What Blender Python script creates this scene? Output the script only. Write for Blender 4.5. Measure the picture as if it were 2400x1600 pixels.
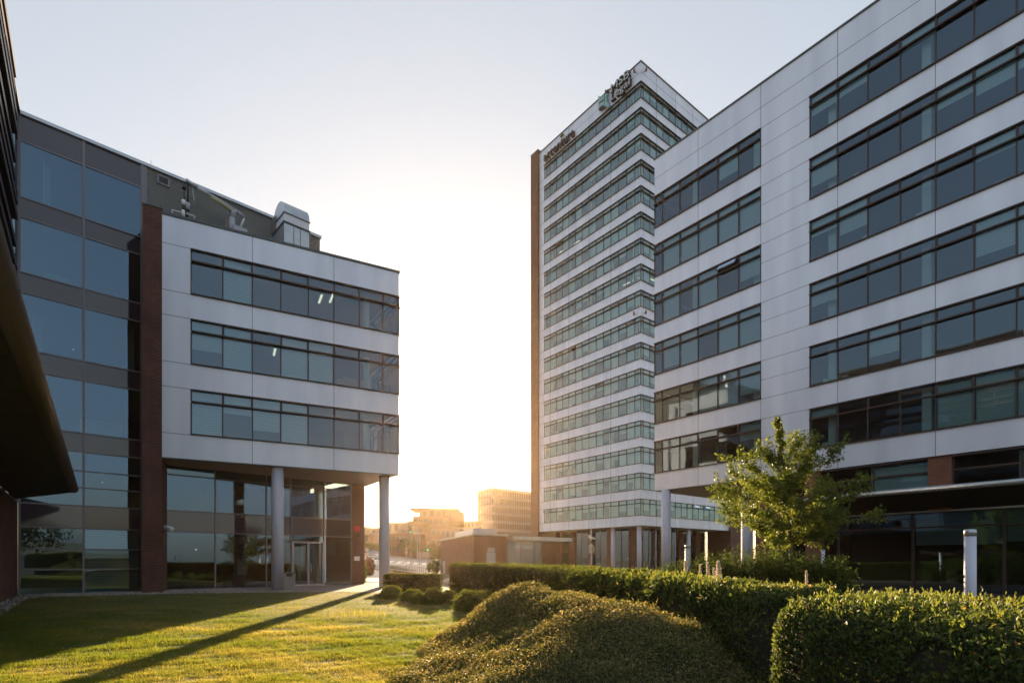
import bpy, math, random
import numpy as np
from mathutils import Vector, Matrix
R = math.radians
random.seed(7); rng = np.random.default_rng(11)
for o in list(bpy.data.objects): bpy.data.objects.remove(o)
sc = bpy.context.scene; COL = sc.collection

# ------------------------------------------------------------------ camera, sky, sun, exposure
EYE = 1.65; F = 1269.0; CX = 1200.0; HY = 1313.0          # focal length, centre and horizon in photo pixels (2400 wide)
cd = bpy.data.cameras.new('camera'); cam = bpy.data.objects.new('camera', cd); COL.objects.link(cam)
cam.location = (0, 0, EYE); cam.rotation_euler = (R(90), 0, 0)
cd.sensor_width = 36; cd.lens = 36 * F / 2400; cd.shift_y = (HY - 800) / 2400
cd.clip_start = 0.05; cd.clip_end = 6000
sc.camera = cam
SUN_AZ, SUN_EL = -4.9, 8.8                                   # azimuth from the view axis (+Y), clockwise
w = bpy.data.worlds.new("World"); sc.world = w; w.use_nodes = True
nt = w.node_tree; nt.nodes.clear()
sky = nt.nodes.new('ShaderNodeTexSky'); sky.sky_type = 'NISHITA'; sky.sun_disc = False
sky.sun_elevation = R(SUN_EL); sky.sun_rotation = R(SUN_AZ)
sky.air_density = 1.0; sky.dust_density = 2.2; sky.ozone_density = 1.6; sky.altitude = 200
hsv = nt.nodes.new('ShaderNodeHueSaturation'); hsv.inputs['Saturation'].default_value = 0.95
bg = nt.nodes.new('ShaderNodeBackground'); bg.inputs['Strength'].default_value = 0.15
wo = nt.nodes.new('ShaderNodeOutputWorld')
gam = nt.nodes.new('ShaderNodeGamma'); gam.inputs[1].default_value = 0.43
nt.links.new(sky.outputs[0], gam.inputs[0]); nt.links.new(gam.outputs[0], hsv.inputs['Color']); nt.links.new(hsv.outputs[0], bg.inputs['Color']); nt.links.new(bg.outputs[0], wo.inputs['Surface'])
sd = bpy.data.lights.new('sun', 'SUN'); sun = bpy.data.objects.new('sun', sd); COL.objects.link(sun)
sd.energy = 5.0; sd.angle = R(0.55); sd.color = (1.0, 0.72, 0.42)
S = Vector((math.sin(R(SUN_AZ)) * math.cos(R(SUN_EL)), math.cos(R(SUN_AZ)) * math.cos(R(SUN_EL)), math.sin(R(SUN_EL))))
sun.rotation_euler = S.to_track_quat('Z', 'Y').to_euler(); sun.location = (0, 0, 60)
sc.view_settings.view_transform = 'Standard'; sc.view_settings.look = 'None'
sc.view_settings.exposure = 1.84; sc.view_settings.gamma = 1.0
sc.render.engine = 'CYCLES'
cy = sc.cycles; cy.use_denoising = True; cy.max_bounces = 8; cy.diffuse_bounces = 3; cy.glossy_bounces = 4
cy.transparent_max_bounces = 12; cy.transmission_bounces = 4; cy.volume_bounces = 0
cy.caustics_reflective = False; cy.caustics_refractive = False; cy.sample_clamp_indirect = 6

# ------------------------------------------------------------------ materials
def mat(name, col=(.5, .5, .5), rough=.6, metal=0., spec=.5, emit=None, es=1.):
    m = bpy.data.materials.new(name); m.use_nodes = True
    b = m.node_tree.nodes['Principled BSDF']
    b.inputs['Base Color'].default_value = (*col, 1); b.inputs['Roughness'].default_value = rough
    b.inputs['Metallic'].default_value = metal; b.inputs['Specular IOR Level'].default_value = spec
    if emit: b.inputs['Emission Color'].default_value = (*emit, 1); b.inputs['Emission Strength'].default_value = es
    return m
def N(m, t, **kw):
    n = m.node_tree.nodes.new(t)
    for k, v in kw.items():
        if k in n.inputs: n.inputs[k].default_value = v
        else: setattr(n, k, v)
    return n
def L(m, a, b): m.node_tree.links.new(a, b)
def ramp(m, fac, stops):
    r = N(m, 'ShaderNodeValToRGB'); e = r.color_ramp.elements
    while len(e) < len(stops): e.new(.5)
    for q, (p, c) in zip(e, stops): q.position = p; q.color = (*c, 1)
    L(m, fac, r.inputs[0]); return r.outputs[0]
def noisy(name, c0, c1, scale, rough=.7, bump=0., metal=0., spec=.5, detail=6, stretch=None, bscale=None, bdist=.02):
    m = mat(name, c0, rough, metal, spec); b = m.node_tree.nodes['Principled BSDF']
    tc = N(m, 'ShaderNodeTexCoord'); src = tc.outputs['Object']
    if stretch:
        mp = N(m, 'ShaderNodeMapping'); mp.inputs['Scale'].default_value = stretch; L(m, src, mp.inputs[0]); src = mp.outputs[0]
    n = N(m, 'ShaderNodeTexNoise', Scale=scale, Detail=detail); L(m, src, n.inputs['Vector'])
    L(m, ramp(m, n.outputs[0], [(.3, c0), (.7, c1)]), b.inputs['Base Color'])
    if bump:
        n2 = N(m, 'ShaderNodeTexNoise', Scale=bscale or scale * 3, Detail=5); L(m, src, n2.inputs['Vector'])
        bp = N(m, 'ShaderNodeBump', Strength=bump, Distance=bdist); L(m, n2.outputs[0], bp.inputs['Height']); L(m, bp.outputs[0], b.inputs['Normal'])
    return m
M = {}
M['clad'] = noisy('white_cladding', (.68, .69, .80), (.82, .83, .93), .9, .38, 0, .25, .5, 6, (1, 1, .12))
def dirt_clad():
    m = M['clad']; b = m.node_tree.nodes['Principled BSDF']
    tc = N(m, 'ShaderNodeTexCoord'); mp = N(m, 'ShaderNodeMapping'); mp.inputs['Scale'].default_value = (1.6, 1.6, .1)
    n = N(m, 'ShaderNodeTexNoise', Scale=1.0, Detail=5); L(m, tc.outputs['Object'], mp.inputs[0]); L(m, mp.outputs[0], n.inputs['Vector'])
    L(m, ramp(m, n.outputs[0], [(.3, (.34,) * 3), (.7, (.44,) * 3)]), b.inputs['Roughness'])
dirt_clad()
M['joint'] = mat('panel_joint', (.10, .10, .13), .8)
M['cap'] = mat('dark_metal_coping', (.10, .11, .12), .5, .3)
M['frame'] = mat('brown_window_frame', (.060, .040, .038), .45, .3)
M['steel'] = mat('grey_mullion', (.20, .18, .20), .45, .4)
M['column'] = noisy('lilac_white_paint', (.56, .57, .68), (.60, .61, .72), 1.5, .45)
M['soffit'] = noisy('soffit_panel', (.36, .31, .30), (.40, .35, .33), .8, .6)
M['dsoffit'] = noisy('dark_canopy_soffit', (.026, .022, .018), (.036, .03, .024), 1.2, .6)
M['nose'] = mat('canopy_edge_metal', (.13, .10, .09), .5, .5)
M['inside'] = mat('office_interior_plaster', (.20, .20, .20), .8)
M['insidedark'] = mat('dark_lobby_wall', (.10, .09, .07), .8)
M['incol'] = mat('interior_white_column', (.7, .7, .66), .7)
M['lamp'] = mat('lit_strip_lamp', (1, .95, .8), .5, emit=(1, .86, .6), es=.28)
M['roofg'] = noisy('roof_gravel', (.28, .27, .26), (.36, .34, .33), 3, .9)
M['galv'] = noisy('galvanised_steel', (.42, .44, .47), (.52, .54, .57), 2.0, .38, .15, .7)
M['paint_grey'] = mat('grey_paint', (.42, .42, .47), .45)
M['white'] = mat('white_paint', (.78, .78, .78), .5)
M['black'] = mat('black_plastic', (.02, .02, .022), .5)
M['spandrel'] = mat('purple_spandrel_glass', (.062, .047, .062), .06, 0, .8)
M['concrete'] = noisy('exposed_aggregate_concrete', (.30, .27, .25), (.42, .38, .35), 18, .9, .4)
M['asphalt'] = noisy('asphalt', (.10, .095, .095), (.15, .14, .14), .6, .85, .2, bscale=60)
M['marking'] = mat('white_road_paint', (.75, .73, .70), .6)
def blind():
    m = mat('pale_window_blind', (.66, .68, .66), .7); b = m.node_tree.nodes['Principled BSDF']
    uv = N(m, 'ShaderNodeUVMap'); wv = N(m, 'ShaderNodeTexWave', Scale=2.6, Distortion=0.); wv.bands_direction = 'Y'
    L(m, uv.outputs[0], wv.inputs[0]); L(m, ramp(m, wv.outputs[0], [(.0, (.52, .55, .55)), (.6, (.76, .79, .78))]), b.inputs['Base Color']); return m
M['blind'] = blind()
def brick(name, a, b_, mortar, dark):
    m = mat(name, a, .85); b = m.node_tree.nodes['Principled BSDF']
    uv = N(m, 'ShaderNodeUVMap')
    br = N(m, 'ShaderNodeTexBrick', Scale=1.0); br.inputs['Brick Width'].default_value = .25; br.inputs['Row Height'].default_value = .077
    br.inputs['Mortar Size'].default_value = .010; br.inputs['Color1'].default_value = (*a, 1); br.inputs['Color2'].default_value = (*b_, 1)
    br.inputs['Mortar'].default_value = (*mortar, 1); br.inputs['Bias'].default_value = 0.1
    L(m, uv.outputs[0], br.inputs['Vector'])
    n = N(m, 'ShaderNodeTexNoise', Scale=.9, Detail=8); L(m, uv.outputs[0], n.inputs['Vector'])
    mx = N(m, 'ShaderNodeMix', data_type='RGBA', blend_type='MULTIPLY'); mx.inputs[0].default_value = .8
    L(m, br.outputs[0], mx.inputs[6]); L(m, ramp(m, n.outputs[0], [(.3, dark), (.7, (1, 1, 1))]), mx.inputs[7])
    L(m, mx.outputs[2], b.inputs['Base Color'])
    bp = N(m, 'ShaderNodeBump', Strength=.6, Distance=.01); L(m, br.outputs['Fac'], bp.inputs['Height']); bp.invert = True; L(m, bp.outputs[0], b.inputs['Normal'])
    return m
M['brick'] = brick('red_brown_brick', (.21, .065, .042), (.13, .042, .032), (.20, .15, .125), (.55, .55, .55))
M['brick2'] = brick('orange_brick', (.34, .13, .075), (.25, .09, .055), (.12, .07, .05), (.7, .7, .7))
def corr():
    m = mat('corrugated_grey_cladding', (.26, .26, .25), .5, .3); b = m.node_tree.nodes['Principled BSDF']
    uv = N(m, 'ShaderNodeUVMap'); wv = N(m, 'ShaderNodeTexWave', Scale=3.4, Distortion=0.); wv.bands_direction = 'Y'
    L(m, uv.outputs[0], wv.inputs[0]); L(m, ramp(m, wv.outputs[0], [(.1, (.12, .12, .115)), (.8, (.26, .26, .245))]), b.inputs['Base Color'])
    bp = N(m, 'ShaderNodeBump', Strength=.8, Distance=.03); L(m, wv.outputs[0], bp.inputs['Height']); L(m, bp.outputs[0], b.inputs['Normal']); return m
M['corr'] = corr()
def glass(name, tint, refl, base, wob=.012, ior=1.5):
    m = bpy.data.materials.new(name); m.use_nodes = True; t = m.node_tree; t.nodes.clear()
    out = N(m, 'ShaderNodeOutputMaterial'); mix = N(m, 'ShaderNodeMixShader')
    tr = N(m, 'ShaderNodeBsdfTransparent', Color=(*tint, 1)); gl = N(m, 'ShaderNodeBsdfGlossy', Color=(*refl, 1), Roughness=0.0)
    fr = N(m, 'ShaderNodeLayerWeight'); fr.inputs['Blend'].default_value = .34 if ior == 1.5 else ior
    mr = N(m, 'ShaderNodeMapRange'); mr.inputs['To Min'].default_value = base; mr.inputs['To Max'].default_value = 1.0
    tc = N(m, 'ShaderNodeTexCoord'); n = N(m, 'ShaderNodeTexNoise', Scale=.35, Detail=1.); L(m, tc.outputs['Object'], n.inputs['Vector'])
    bp = N(m, 'ShaderNodeBump', Strength=1.0, Distance=wob); L(m, n.outputs[0], bp.inputs['Height']); L(m, bp.outputs[0], gl.inputs['Normal'])
    L(m, fr.outputs['Fresnel'], mr.inputs['Value']); L(m, mr.outputs[0], mix.inputs[0])
    L(m, tr.outputs[0], mix.inputs[1]); L(m, gl.outputs[0], mix.inputs[2]); L(m, mix.outputs[0], out.inputs[0]); return m
M['glass'] = glass('tinted_office_glass', (.66, .84, .87), (.60, .80, 1.0), .10)
M['glassT'] = glass('teal_tower_glass', (.70, .90, .90), (.70, .92, .96), .20)
M['glassA'] = glass('dark_curtain_glass', (.36, .50, .52), (.34, .51, .70), .22)
def leafm(name, stops, trans, tcol, rough=.5, spec=.3):
    m = bpy.data.materials.new(name); m.use_nodes = True; t = m.node_tree; b = t.nodes['Principled BSDF']; out = t.nodes['Material Output']
    at = N(m, 'ShaderNodeAttribute', attribute_name='rnd'); c = ramp(m, at.outputs['Fac'], stops)
    L(m, c, b.inputs['Base Color']); b.inputs['Roughness'].default_value = rough; b.inputs['Specular IOR Level'].default_value = spec
    tl = N(m, 'ShaderNodeBsdfTranslucent'); mx = N(m, 'ShaderNodeMix', data_type='RGBA', blend_type='MULTIPLY'); mx.inputs[0].default_value = 1
    L(m, c, mx.inputs[6]); mx.inputs[7].default_value = (*tcol, 1); L(m, mx.outputs[2], tl.inputs[0])
    ms = N(m, 'ShaderNodeMixShader'); ms.inputs[0].default_value = trans
    L(m, b.outputs[0], ms.inputs[1]); L(m, tl.outputs[0], ms.inputs[2]); L(m, ms.outputs[0], out.inputs[0]); return m
G = lambda *s: [(p, c) for p, c in s]
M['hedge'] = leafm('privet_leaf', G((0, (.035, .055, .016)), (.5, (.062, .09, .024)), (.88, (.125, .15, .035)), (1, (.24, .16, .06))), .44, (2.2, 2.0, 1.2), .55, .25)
M['maple'] = leafm('maple_leaf', G((0, (.06, .09, .02)), (.6, (.105, .14, .026)), (1, (.20, .20, .045))), .48, (2.2, 2.0, 1.1))
M['mound'] = leafm('cotoneaster_leaf', G((0, (.06, .075, .022)), (.45, (.13, .145, .042)), (.75, (.215, .19, .075)), (1, (.36, .28, .17))), .42, (2.0, 1.7, 1.1), .6, .22)
M['cushion'] = leafm('cushion_leaf', G((0, (.09, .13, .025)), (1, (.19, .22, .045))), .48, (2.2, 2.0, 1.2))
M['juniper'] = leafm('juniper_needle', G((0, (.035, .06, .018)), (1, (.085, .12, .035))), .35, (2.0, 1.9, 1.1), .75, .12)
M['grassb'] = leafm('grass_blade', G((0, (.07, .115, .016)), (.45, (.14, .17, .024)), (.8, (.23, .20, .05)), (1, (.36, .30, .13))), .55, (2.0, 1.9, 1.1), .6, .25)
M['farleaf'] = leafm('distant_leaf', G((0, (.05, .08, .03)), (1, (.10, .13, .045))), .3, (1.8, 1.7, 1.2))
M['redleaf'] = leafm('red_barberry_leaf', G((0, (.12, .04, .03)), (1, (.22, .09, .05))), .3, (1.8, 1.4, 1.2))
M['twig'] = noisy('dark_twigs', (.022, .018, .012), (.05, .038, .022), 14, .95, .8, bscale=40)
M['bark'] = noisy('grey_bark', (.10, .075, .05), (.17, .13, .09), 9, .9, .7, stretch=(1, 1, .2))
M['lawn'] = noisy('lawn_soil', (.085, .10, .020), (.17, .14, .045), .9, .95, .8, detail=9, bscale=30)
M['soil'] = noisy('bark_mulch', (.07, .05, .03), (.13, .095, .06), 6, .95, .8)
M['paving'] = noisy('brick_paving', (.30, .25, .23), (.38, .31, .28), 2.0, .85, .3, bscale=12)
M['terrain'] = noisy('dry_ground', (.13, .13, .06), (.20, .18, .10), .15, .95, .3)

# ------------------------------------------------------------------ builders
class Fr:
    """facade frame: t runs along the wall, n points out of it, z is up"""
    def __init__(s, o, az, side=1):
        s.o = Vector((o[0], o[1])); s.t = Vector((math.sin(R(az)), math.cos(R(az)))); s.n = Vector((math.cos(R(az)), -math.sin(R(az)))) * side; s.side = side; s.az = az
    def p(s, t, n, z): q = s.o + s.t * t + s.n * n; return (q.x, q.y, z)
    def t_at(s, px, n=0):
        d = (px - CX) / F; ox = s.o.x + s.n.x * n; oy = s.o.y + s.n.y * n
        return (d * oy - ox) / (s.t.x - d * s.t.y)
    def z_at(s, px, py, n=0):
        Y = s.p(s.t_at(px, n), n, 0)[1]; return EYE + (HY - py) / F * Y
WORLD = Fr((0, 0), 90, -1)      # t = +X, n = +Y
def at(px, py, Y): return Vector(((px - CX) / F * Y, Y, EYE + (HY - py) / F * Y))
class MB:
    def __init__(s): s.v = []; s.f = []; s.m = []; s.uv = []; s.sm = []
    def face(s, pts, mi=0, uv=None, smooth=False):
        b = len(s.v); s.v += [tuple(p) for p in pts]; s.f.append(tuple(range(b, b + len(pts)))); s.m.append(mi); s.sm.append(smooth)
        s.uv += uv if uv else [(0, 0)] * len(pts)
    def box(s, fr, t0, t1, n0, n1, z0, z1, mi=0):
        c = {}
        for a, t in enumerate((t0, t1)):
            for b, n in enumerate((n0, n1)):
                for d, z in enumerate((z0, z1)): c[a, b, d] = (fr.p(t, n, z), (t, n, z))
        Q = [((0,1,0),(1,1,0),(1,1,1),(0,1,1),0,2), ((1,0,0),(0,0,0),(0,0,1),(1,0,1),0,2), ((1,1,0),(1,0,0),(1,0,1),(1,1,1),1,2),
             ((0,0,0),(0,1,0),(0,1,1),(0,0,1),1,2), ((0,1,1),(1,1,1),(1,0,1),(0,0,1),0,1), ((0,0,0),(1,0,0),(1,1,0),(0,1,0),0,1)]
        for q in Q:
            pts = [c[k][0] for k in q[:4]]; uv = [(c[k][1][q[4]], c[k][1][q[5]]) for k in q[:4]]
            if fr.side < 0: pts.reverse(); uv.reverse()
            s.face(pts, mi, uv)
    def quad(s, fr, t0, t1, n, z0, z1, mi=0, jit=0):
        a, b = (random.uniform(-jit, jit), random.uniform(-jit, jit)) if jit else (0, 0)
        pts = [fr.p(t0, n + a + b, z0), fr.p(t1, n - a + b, z0), fr.p(t1, n - a - b, z1), fr.p(t0, n + a - b, z1)]; uv = [(t0, z0), (t1, z0), (t1, z1), (t0, z1)]
        if fr.side > 0: pts.reverse(); uv.reverse()
        pts.reverse(); uv.reverse()
        s.face(pts, mi, uv)
    def prism(s, poly, z0, z1, mi=0):
        a = sum(poly[i][0] * poly[(i + 1) % len(poly)][1] - poly[(i + 1) % len(poly)][0] * poly[i][1] for i in range(len(poly)))
        if a < 0: poly = poly[::-1]
        s.face([(x, y, z1) for x, y in poly], mi, [(x, y) for x, y in poly]); s.face([(x, y, z0) for x, y in poly[::-1]], mi, [(x, y) for x, y in poly[::-1]])
        L_ = 0
        for i in range(len(poly)):
            (x0, y0), (x1, y1) = poly[i], poly[(i + 1) % len(poly)]; d = math.hypot(x1 - x0, y1 - y0)
            s.face([(x0, y0, z0), (x1, y1, z0), (x1, y1, z1), (x0, y0, z1)], mi, [(L_, z0), (L_ + d, z0), (L_ + d, z1), (L_, z1)]); L_ += d
    def tube(s, pts, rads, seg=10, mi=0, cap=True):
        pts = [Vector(p) for p in pts]; rings = []
        if not isinstance(rads, (list, tuple)): rads = [rads] * len(pts)
        up = None
        for i, p in enumerate(pts):
            d = (pts[min(i + 1, len(pts) - 1)] - pts[max(i - 1, 0)]).normalized()
            if up is None: up = Vector((1, 0, 0)) if abs(d.x) < .9 else Vector((0, 1, 0))
            a = (up - d * up.dot(d)).normalized(); b = d.cross(a); up = a
            base = len(s.v)
            s.v += [tuple(p + (a * math.cos(2 * math.pi * k / seg) + b * math.sin(2 * math.pi * k / seg)) * rads[i]) for k in range(seg)]; rings.append(base)
        for i in range(len(pts) - 1):
            for k in range(seg):
                k2 = (k + 1) % seg; s.f.append((rings[i] + k, rings[i] + k2, rings[i + 1] + k2, rings[i + 1] + k)); s.m.append(mi); s.sm.append(True)
                s.uv += [(k / seg, i), ((k + 1) / seg, i), ((k + 1) / seg, i + 1), (k / seg, i + 1)]
        if cap:
            s.f.append(tuple(rings[0] + k for k in range(seg - 1, -1, -1))); s.f.append(tuple(rings[-1] + k for k in range(seg)))
            s.m += [mi, mi]; s.sm += [False, False]; s.uv += [(0, 0)] * (2 * seg)
    def ball(s, c, r, mi=0, seg=12, rings=8, sq=(1, 1, 1)):
        base = len(s.v)
        for i in range(rings + 1):
            th = math.pi * i / rings
            for k in range(seg):
                ph = 2 * math.pi * k / seg
                s.v.append((c[0] + r * sq[0] * math.sin(th) * math.cos(ph), c[1] + r * sq[1] * math.sin(th) * math.sin(ph), c[2] + r * sq[2] * math.cos(th)))
        for i in range(rings):
            for k in range(seg):
                k2 = (k + 1) % seg; a = base + i * seg
                s.f.append((a + k, a + seg + k, a + seg + k2, a + k2)); s.m.append(mi); s.sm.append(True); s.uv += [(0, 0)] * 4
    def build(s, name, mats, parent=None, label=None):
        org = Vector(ORG.get(parent.name, (0, 0, 0))) if parent else Vector((0, 0, 0))
        me = bpy.data.meshes.new(name); me.from_pydata([tuple(Vector(v) - org) for v in s.v], [], s.f)
        for m in (mats if isinstance(mats, (list, tuple)) else [mats]): me.materials.append(M[m] if isinstance(m, str) else m)
        me.polygons.foreach_set('material_index', s.m); me.polygons.foreach_set('use_smooth', s.sm)
        u = me.uv_layers.new(name='UVMap'); u.data.foreach_set('uv', [c for p in s.uv for c in p]); me.update()
        o = bpy.data.objects.new(name, me); COL.objects.link(o)
        if parent: o.parent = parent; ORG[o.name] = tuple(org)
        if label: o['label'] = label
        return o
ORG = {}
def thing(name, label, cat, loc=(0, 0, 0), group=None):
    o = bpy.data.objects.new(name, None); COL.objects.link(o); o.location = loc; o.empty_display_size = .3
    ORG[o.name] = tuple(loc); o['label'] = label; o['category'] = cat
    if group: o['group'] = group
    return o
def tag(o, label, cat, group=None, kind=None):
    o['label'] = label; o['category'] = cat
    if group: o['group'] = group
    if kind: o['kind'] = kind
    return o
def setkind(o, kind, label=None):
    o['kind'] = kind
    if label: o['label'] = label
    return o
def copy_thing(o, loc, label, rz=0, scale=1):
    def cp(a, parent):
        c = a.copy(); COL.objects.link(c); c.parent = parent
        for ch in list(a.children): cp(ch, c)
        return c
    r = cp(o, None); r.location = loc; r.rotation_euler.z = rz; r.scale = (scale,) * 3; r['label'] = label; return r
def textmesh(s, size, depth, fr, t, n, z, mirror=False, sx=1):
    """letters standing on a facade; returns an MB"""
    c = bpy.data.curves.new('letters', 'FONT'); c.body = s; c.size = size; c.extrude = depth / 2; c.resolution_u = 3
    o = bpy.data.objects.new('letters', c); COL.objects.link(o); dg = bpy.context.evaluated_depsgraph_get()
    me = bpy.data.meshes.new_from_object(o.evaluated_get(dg)); mb = MB()
    for p in me.polygons:
        pts = []
        for vi in p.vertices:
            v = me.vertices[vi].co; pts.append(fr.p(t + (-v.x if mirror else v.x) * sx, n + v.z + depth / 2, z + v.y))
        mb.face(pts)
    bpy.data.objects.remove(o); bpy.data.curves.remove(c); bpy.data.meshes.remove(me); return mb

def ribbon(parent, fr, ts, ztop, n=0, h=2.39, tr=.64, blindp=.45, openv=(), one_blind=False, glassm='glass', bar=1.0, seed=0, lean=0, fm='frame'):
    """one storey's strip window: frame mesh, with its panes and blinds below it"""
    rd = random.Random(seed); zb = ztop - h; zt = ztop - tr; a, b = ts[0], ts[-1]; e = .0 if lean else .0
    f = MB()
    f.box(fr, a - .02, b + .02 * (1), n - .06, n + .075 * bar, ztop - .07, ztop)
    f.box(fr, a, b, n - .055, n + .11 * bar, zt - .05, zt + .02)
    f.box(fr, a - .02, b + .02, n - .06, n + .075 * bar, zb, zb + .06)
    for i, t in enumerate(ts):
        ww = .03
        f.box(fr, t - ww, t + ww, n - .05, n + .012, zb + .06, zt - .05); f.box(fr, t - ww, t + ww, n - .05, n + .012, zt + .02, ztop - .07)
    for i in range(len(ts) - 1):                      # sash frames of the small upper lights that can open
        if i % 2 == 0 and i not in openv:
            x0, x1, z0, z1 = ts[i] + .03, ts[i + 1] - .03, zt + .02, ztop - .07
            f.box(fr, x0, x1, n - .03, n + .02, z0, z0 + .045); f.box(fr, x0, x1, n - .03, n + .02, z1 - .045, z1)
            f.box(fr, x0, x0 + .045, n - .03, n + .02, z0 + .045, z1 - .045); f.box(fr, x1 - .045, x1, n - .03, n + .02, z0 + .045, z1 - .045)
    fo = f.build('ribbon_window', fm, parent)
    g = MB()
    for i in range(len(ts) - 1):
        g.quad(fr, ts[i] + .03, ts[i + 1] - .03, n - .03, zb + .06, zt - .05, 0, .006)
        if i not in openv: g.quad(fr, ts[i] + .03, ts[i + 1] - .03, n - .032, zt + .02, ztop - .07, 0, .006)
    g.build('glass_pane', glassm, fo)
    for i in openv:                                   # tilted-open upper light, hinged at its head
        x0, x1 = ts[i] + .05, ts[i + 1] - .05; s_ = MB(); hh = tr - .12
        P0, P1 = (n + .03, ztop - .08), (n + .38, ztop - .08 - hh * .93)
        def q(x, u, off=0): return fr.p(x, P0[0] + (P1[0] - P0[0]) * u + off, P0[1] + (P1[1] - P0[1]) * u)
        for (xa, xb, ua, ub) in ((x0, x1, 0, .1), (x0, x1, .9, 1), (x0, x0 + .05, .1, .9), (x1 - .05, x1, .1, .9)):
            for off in (0, .04): s_.face([q(xa, ua, off), q(xb, ua, off), q(xb, ub, off), q(xa, ub, off)])
        s_.face([q(x0, .1, .02), q(x1, .1, .02), q(x1, .9, .02), q(x0, .9, .02)], 1)
        s_.build('open_vent', [fm, glassm], fo)
    bm = MB()
    for i in range(len(ts) - 1):
        if rd.random() < blindp and ts[i + 1] - ts[i] > .9:
            drop = rd.choice([h - .15, h - .15, h - .15, .75, 1.2, 1.6, 1.95]); bb = bm if one_blind else MB()
            bb.quad(fr, ts[i] + .05, ts[i + 1] - .05, n - .17, ztop - .02 - drop, ztop - .02)
            if not one_blind: bb.build('window_blind', 'blind', fo)
    if one_blind and bm.f: bm.build('window_blind', 'blind', fo)
    return fo

# ------------------------------------------------------------------ frames of the buildings
FA = Fr((-23.63, 25.85), 47.2)            # long glazed wall on the left
FW = Fr((-7.01, 33.5), 242.4, -1)         # white box in front of it, t runs left from its corner
FWS = Fr((-7.01, 33.5), -33.9)            # hidden side of that box
FG = Fr((-23.63, 25.85), 142.2, -1)       # wing coming toward the viewer at far left
FR_ = Fr((10.69, 40.6), 142.1)            # right-hand office
FRE = Fr((10.69, 40.6), 52.1, -1)
TL = Fr((18.16, 76.3), -37.8, -1)         # tower, left face
TR = Fr((18.16, 76.3), 52.2)              # tower, right face

# ------------------------------------------------------------------ left office building
LB = thing('office_building', 'low office at left, white upper box on round columns beside a blue glazed wall', 'building', FW.p(0, 0, 0))
tsW = [FW.t_at(x) for x in (897.4, 842.4, 782.5, 722.7, 658.2, 591.6, 521.9, 447.9)]; tsW = [0.0] + tsW
tops = [17.97, 14.30, 10.62]; rz = 19.42; bz = 6.96; TE = 12.35; sideL = 6.87
wall = MB(); zs = [rz] + [v for t in tops for v in (t, t - 2.39)] + [bz]
tw = tsW[-1]
for i in range(0, len(zs), 2):
    wall.box(FW, 0, TE, -.3, 0, zs[i + 1], zs[i]); wall.box(FWS, .31, sideL, -.3, 0, zs[i + 1], zs[i])
for i in range(1, len(zs) - 1, 2): wall.box(FW, tw + .0, TE, -.3, 0, zs[i + 1], zs[i])
j = lambda t0, t1, z0, z1: wall.box(FW, t0, t1, -.05, .003, z0, z1, 1)
for x in (8.17, 3.86):
    for i in range(0, len(zs), 2): j(x - .012, x + .012, zs[i + 1], zs[i])
for z in zs[1:-1]: j(tw, TE, z - .012, z + .012)
for z in (12.9,): pass
wall.build('wall', ['clad', 'joint'], LB)
c = MB(); c.box(FW, -.06, TE, -.35, .06, rz, rz + .12); c.box(FWS, .0, sideL, -.35, .06, rz + .001, rz + .118); c.build('roof_coping', 'cap', LB)
c = MB(); c.box(FW, -.02, TE, -.06, .03, bz - .05, bz); c.build('drip_edge', 'cap', LB)
pA = lambda t, n=0: FA.p(t, n, 0)[:2]
poly = [FW.p(.3, -.3, 0)[:2], FW.p(TE + .7, -.3, 0)[:2], pA(5.0, .1), pA(17.6, .1)]
poly = [FW.p(.33, -.31, 0)[:2], FW.p(TE + .7, -.31, 0)[:2], pA(5.2, .02), FWS.p(sideL - .3, -.31, 0)[:2]]
s_ = MB(); s_.prism(poly, bz + .02, zs[-2], 0)
for i in range(len(tops) - 1): s_.prism(poly, tops[i + 1] , tops[i] - 2.39, 0)
s_.prism(poly, tops[0], rz - .25, 0); s_.build('floor_slab', 'inside', LB)
s_ = MB(); s_.prism([FW.p(.02, -.02, 0)[:2], FW.p(TE, -.02, 0)[:2], pA(5.2, .05), pA(17.9, .05), FWS.p(sideL, -.02, 0)[:2]], bz - .03, bz + .015); s_.build('soffit', 'soffit', LB)
s_ = MB(); s_.prism([FW.p(.3, -.32, 0)[:2], FW.p(TE, -.32, 0)[:2], pA(5.2, .05), FWS.p(sideL - .3, -.32, 0)[:2]], rz - .24, rz - .18); s_.build('roof', 'roofg', LB)
bl = {0: [(7, 9)], 1: 0, 2: 0}
BP = [[1], [0, 1, 3, 4], [0, 1, 2, 3, 5]]
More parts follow.
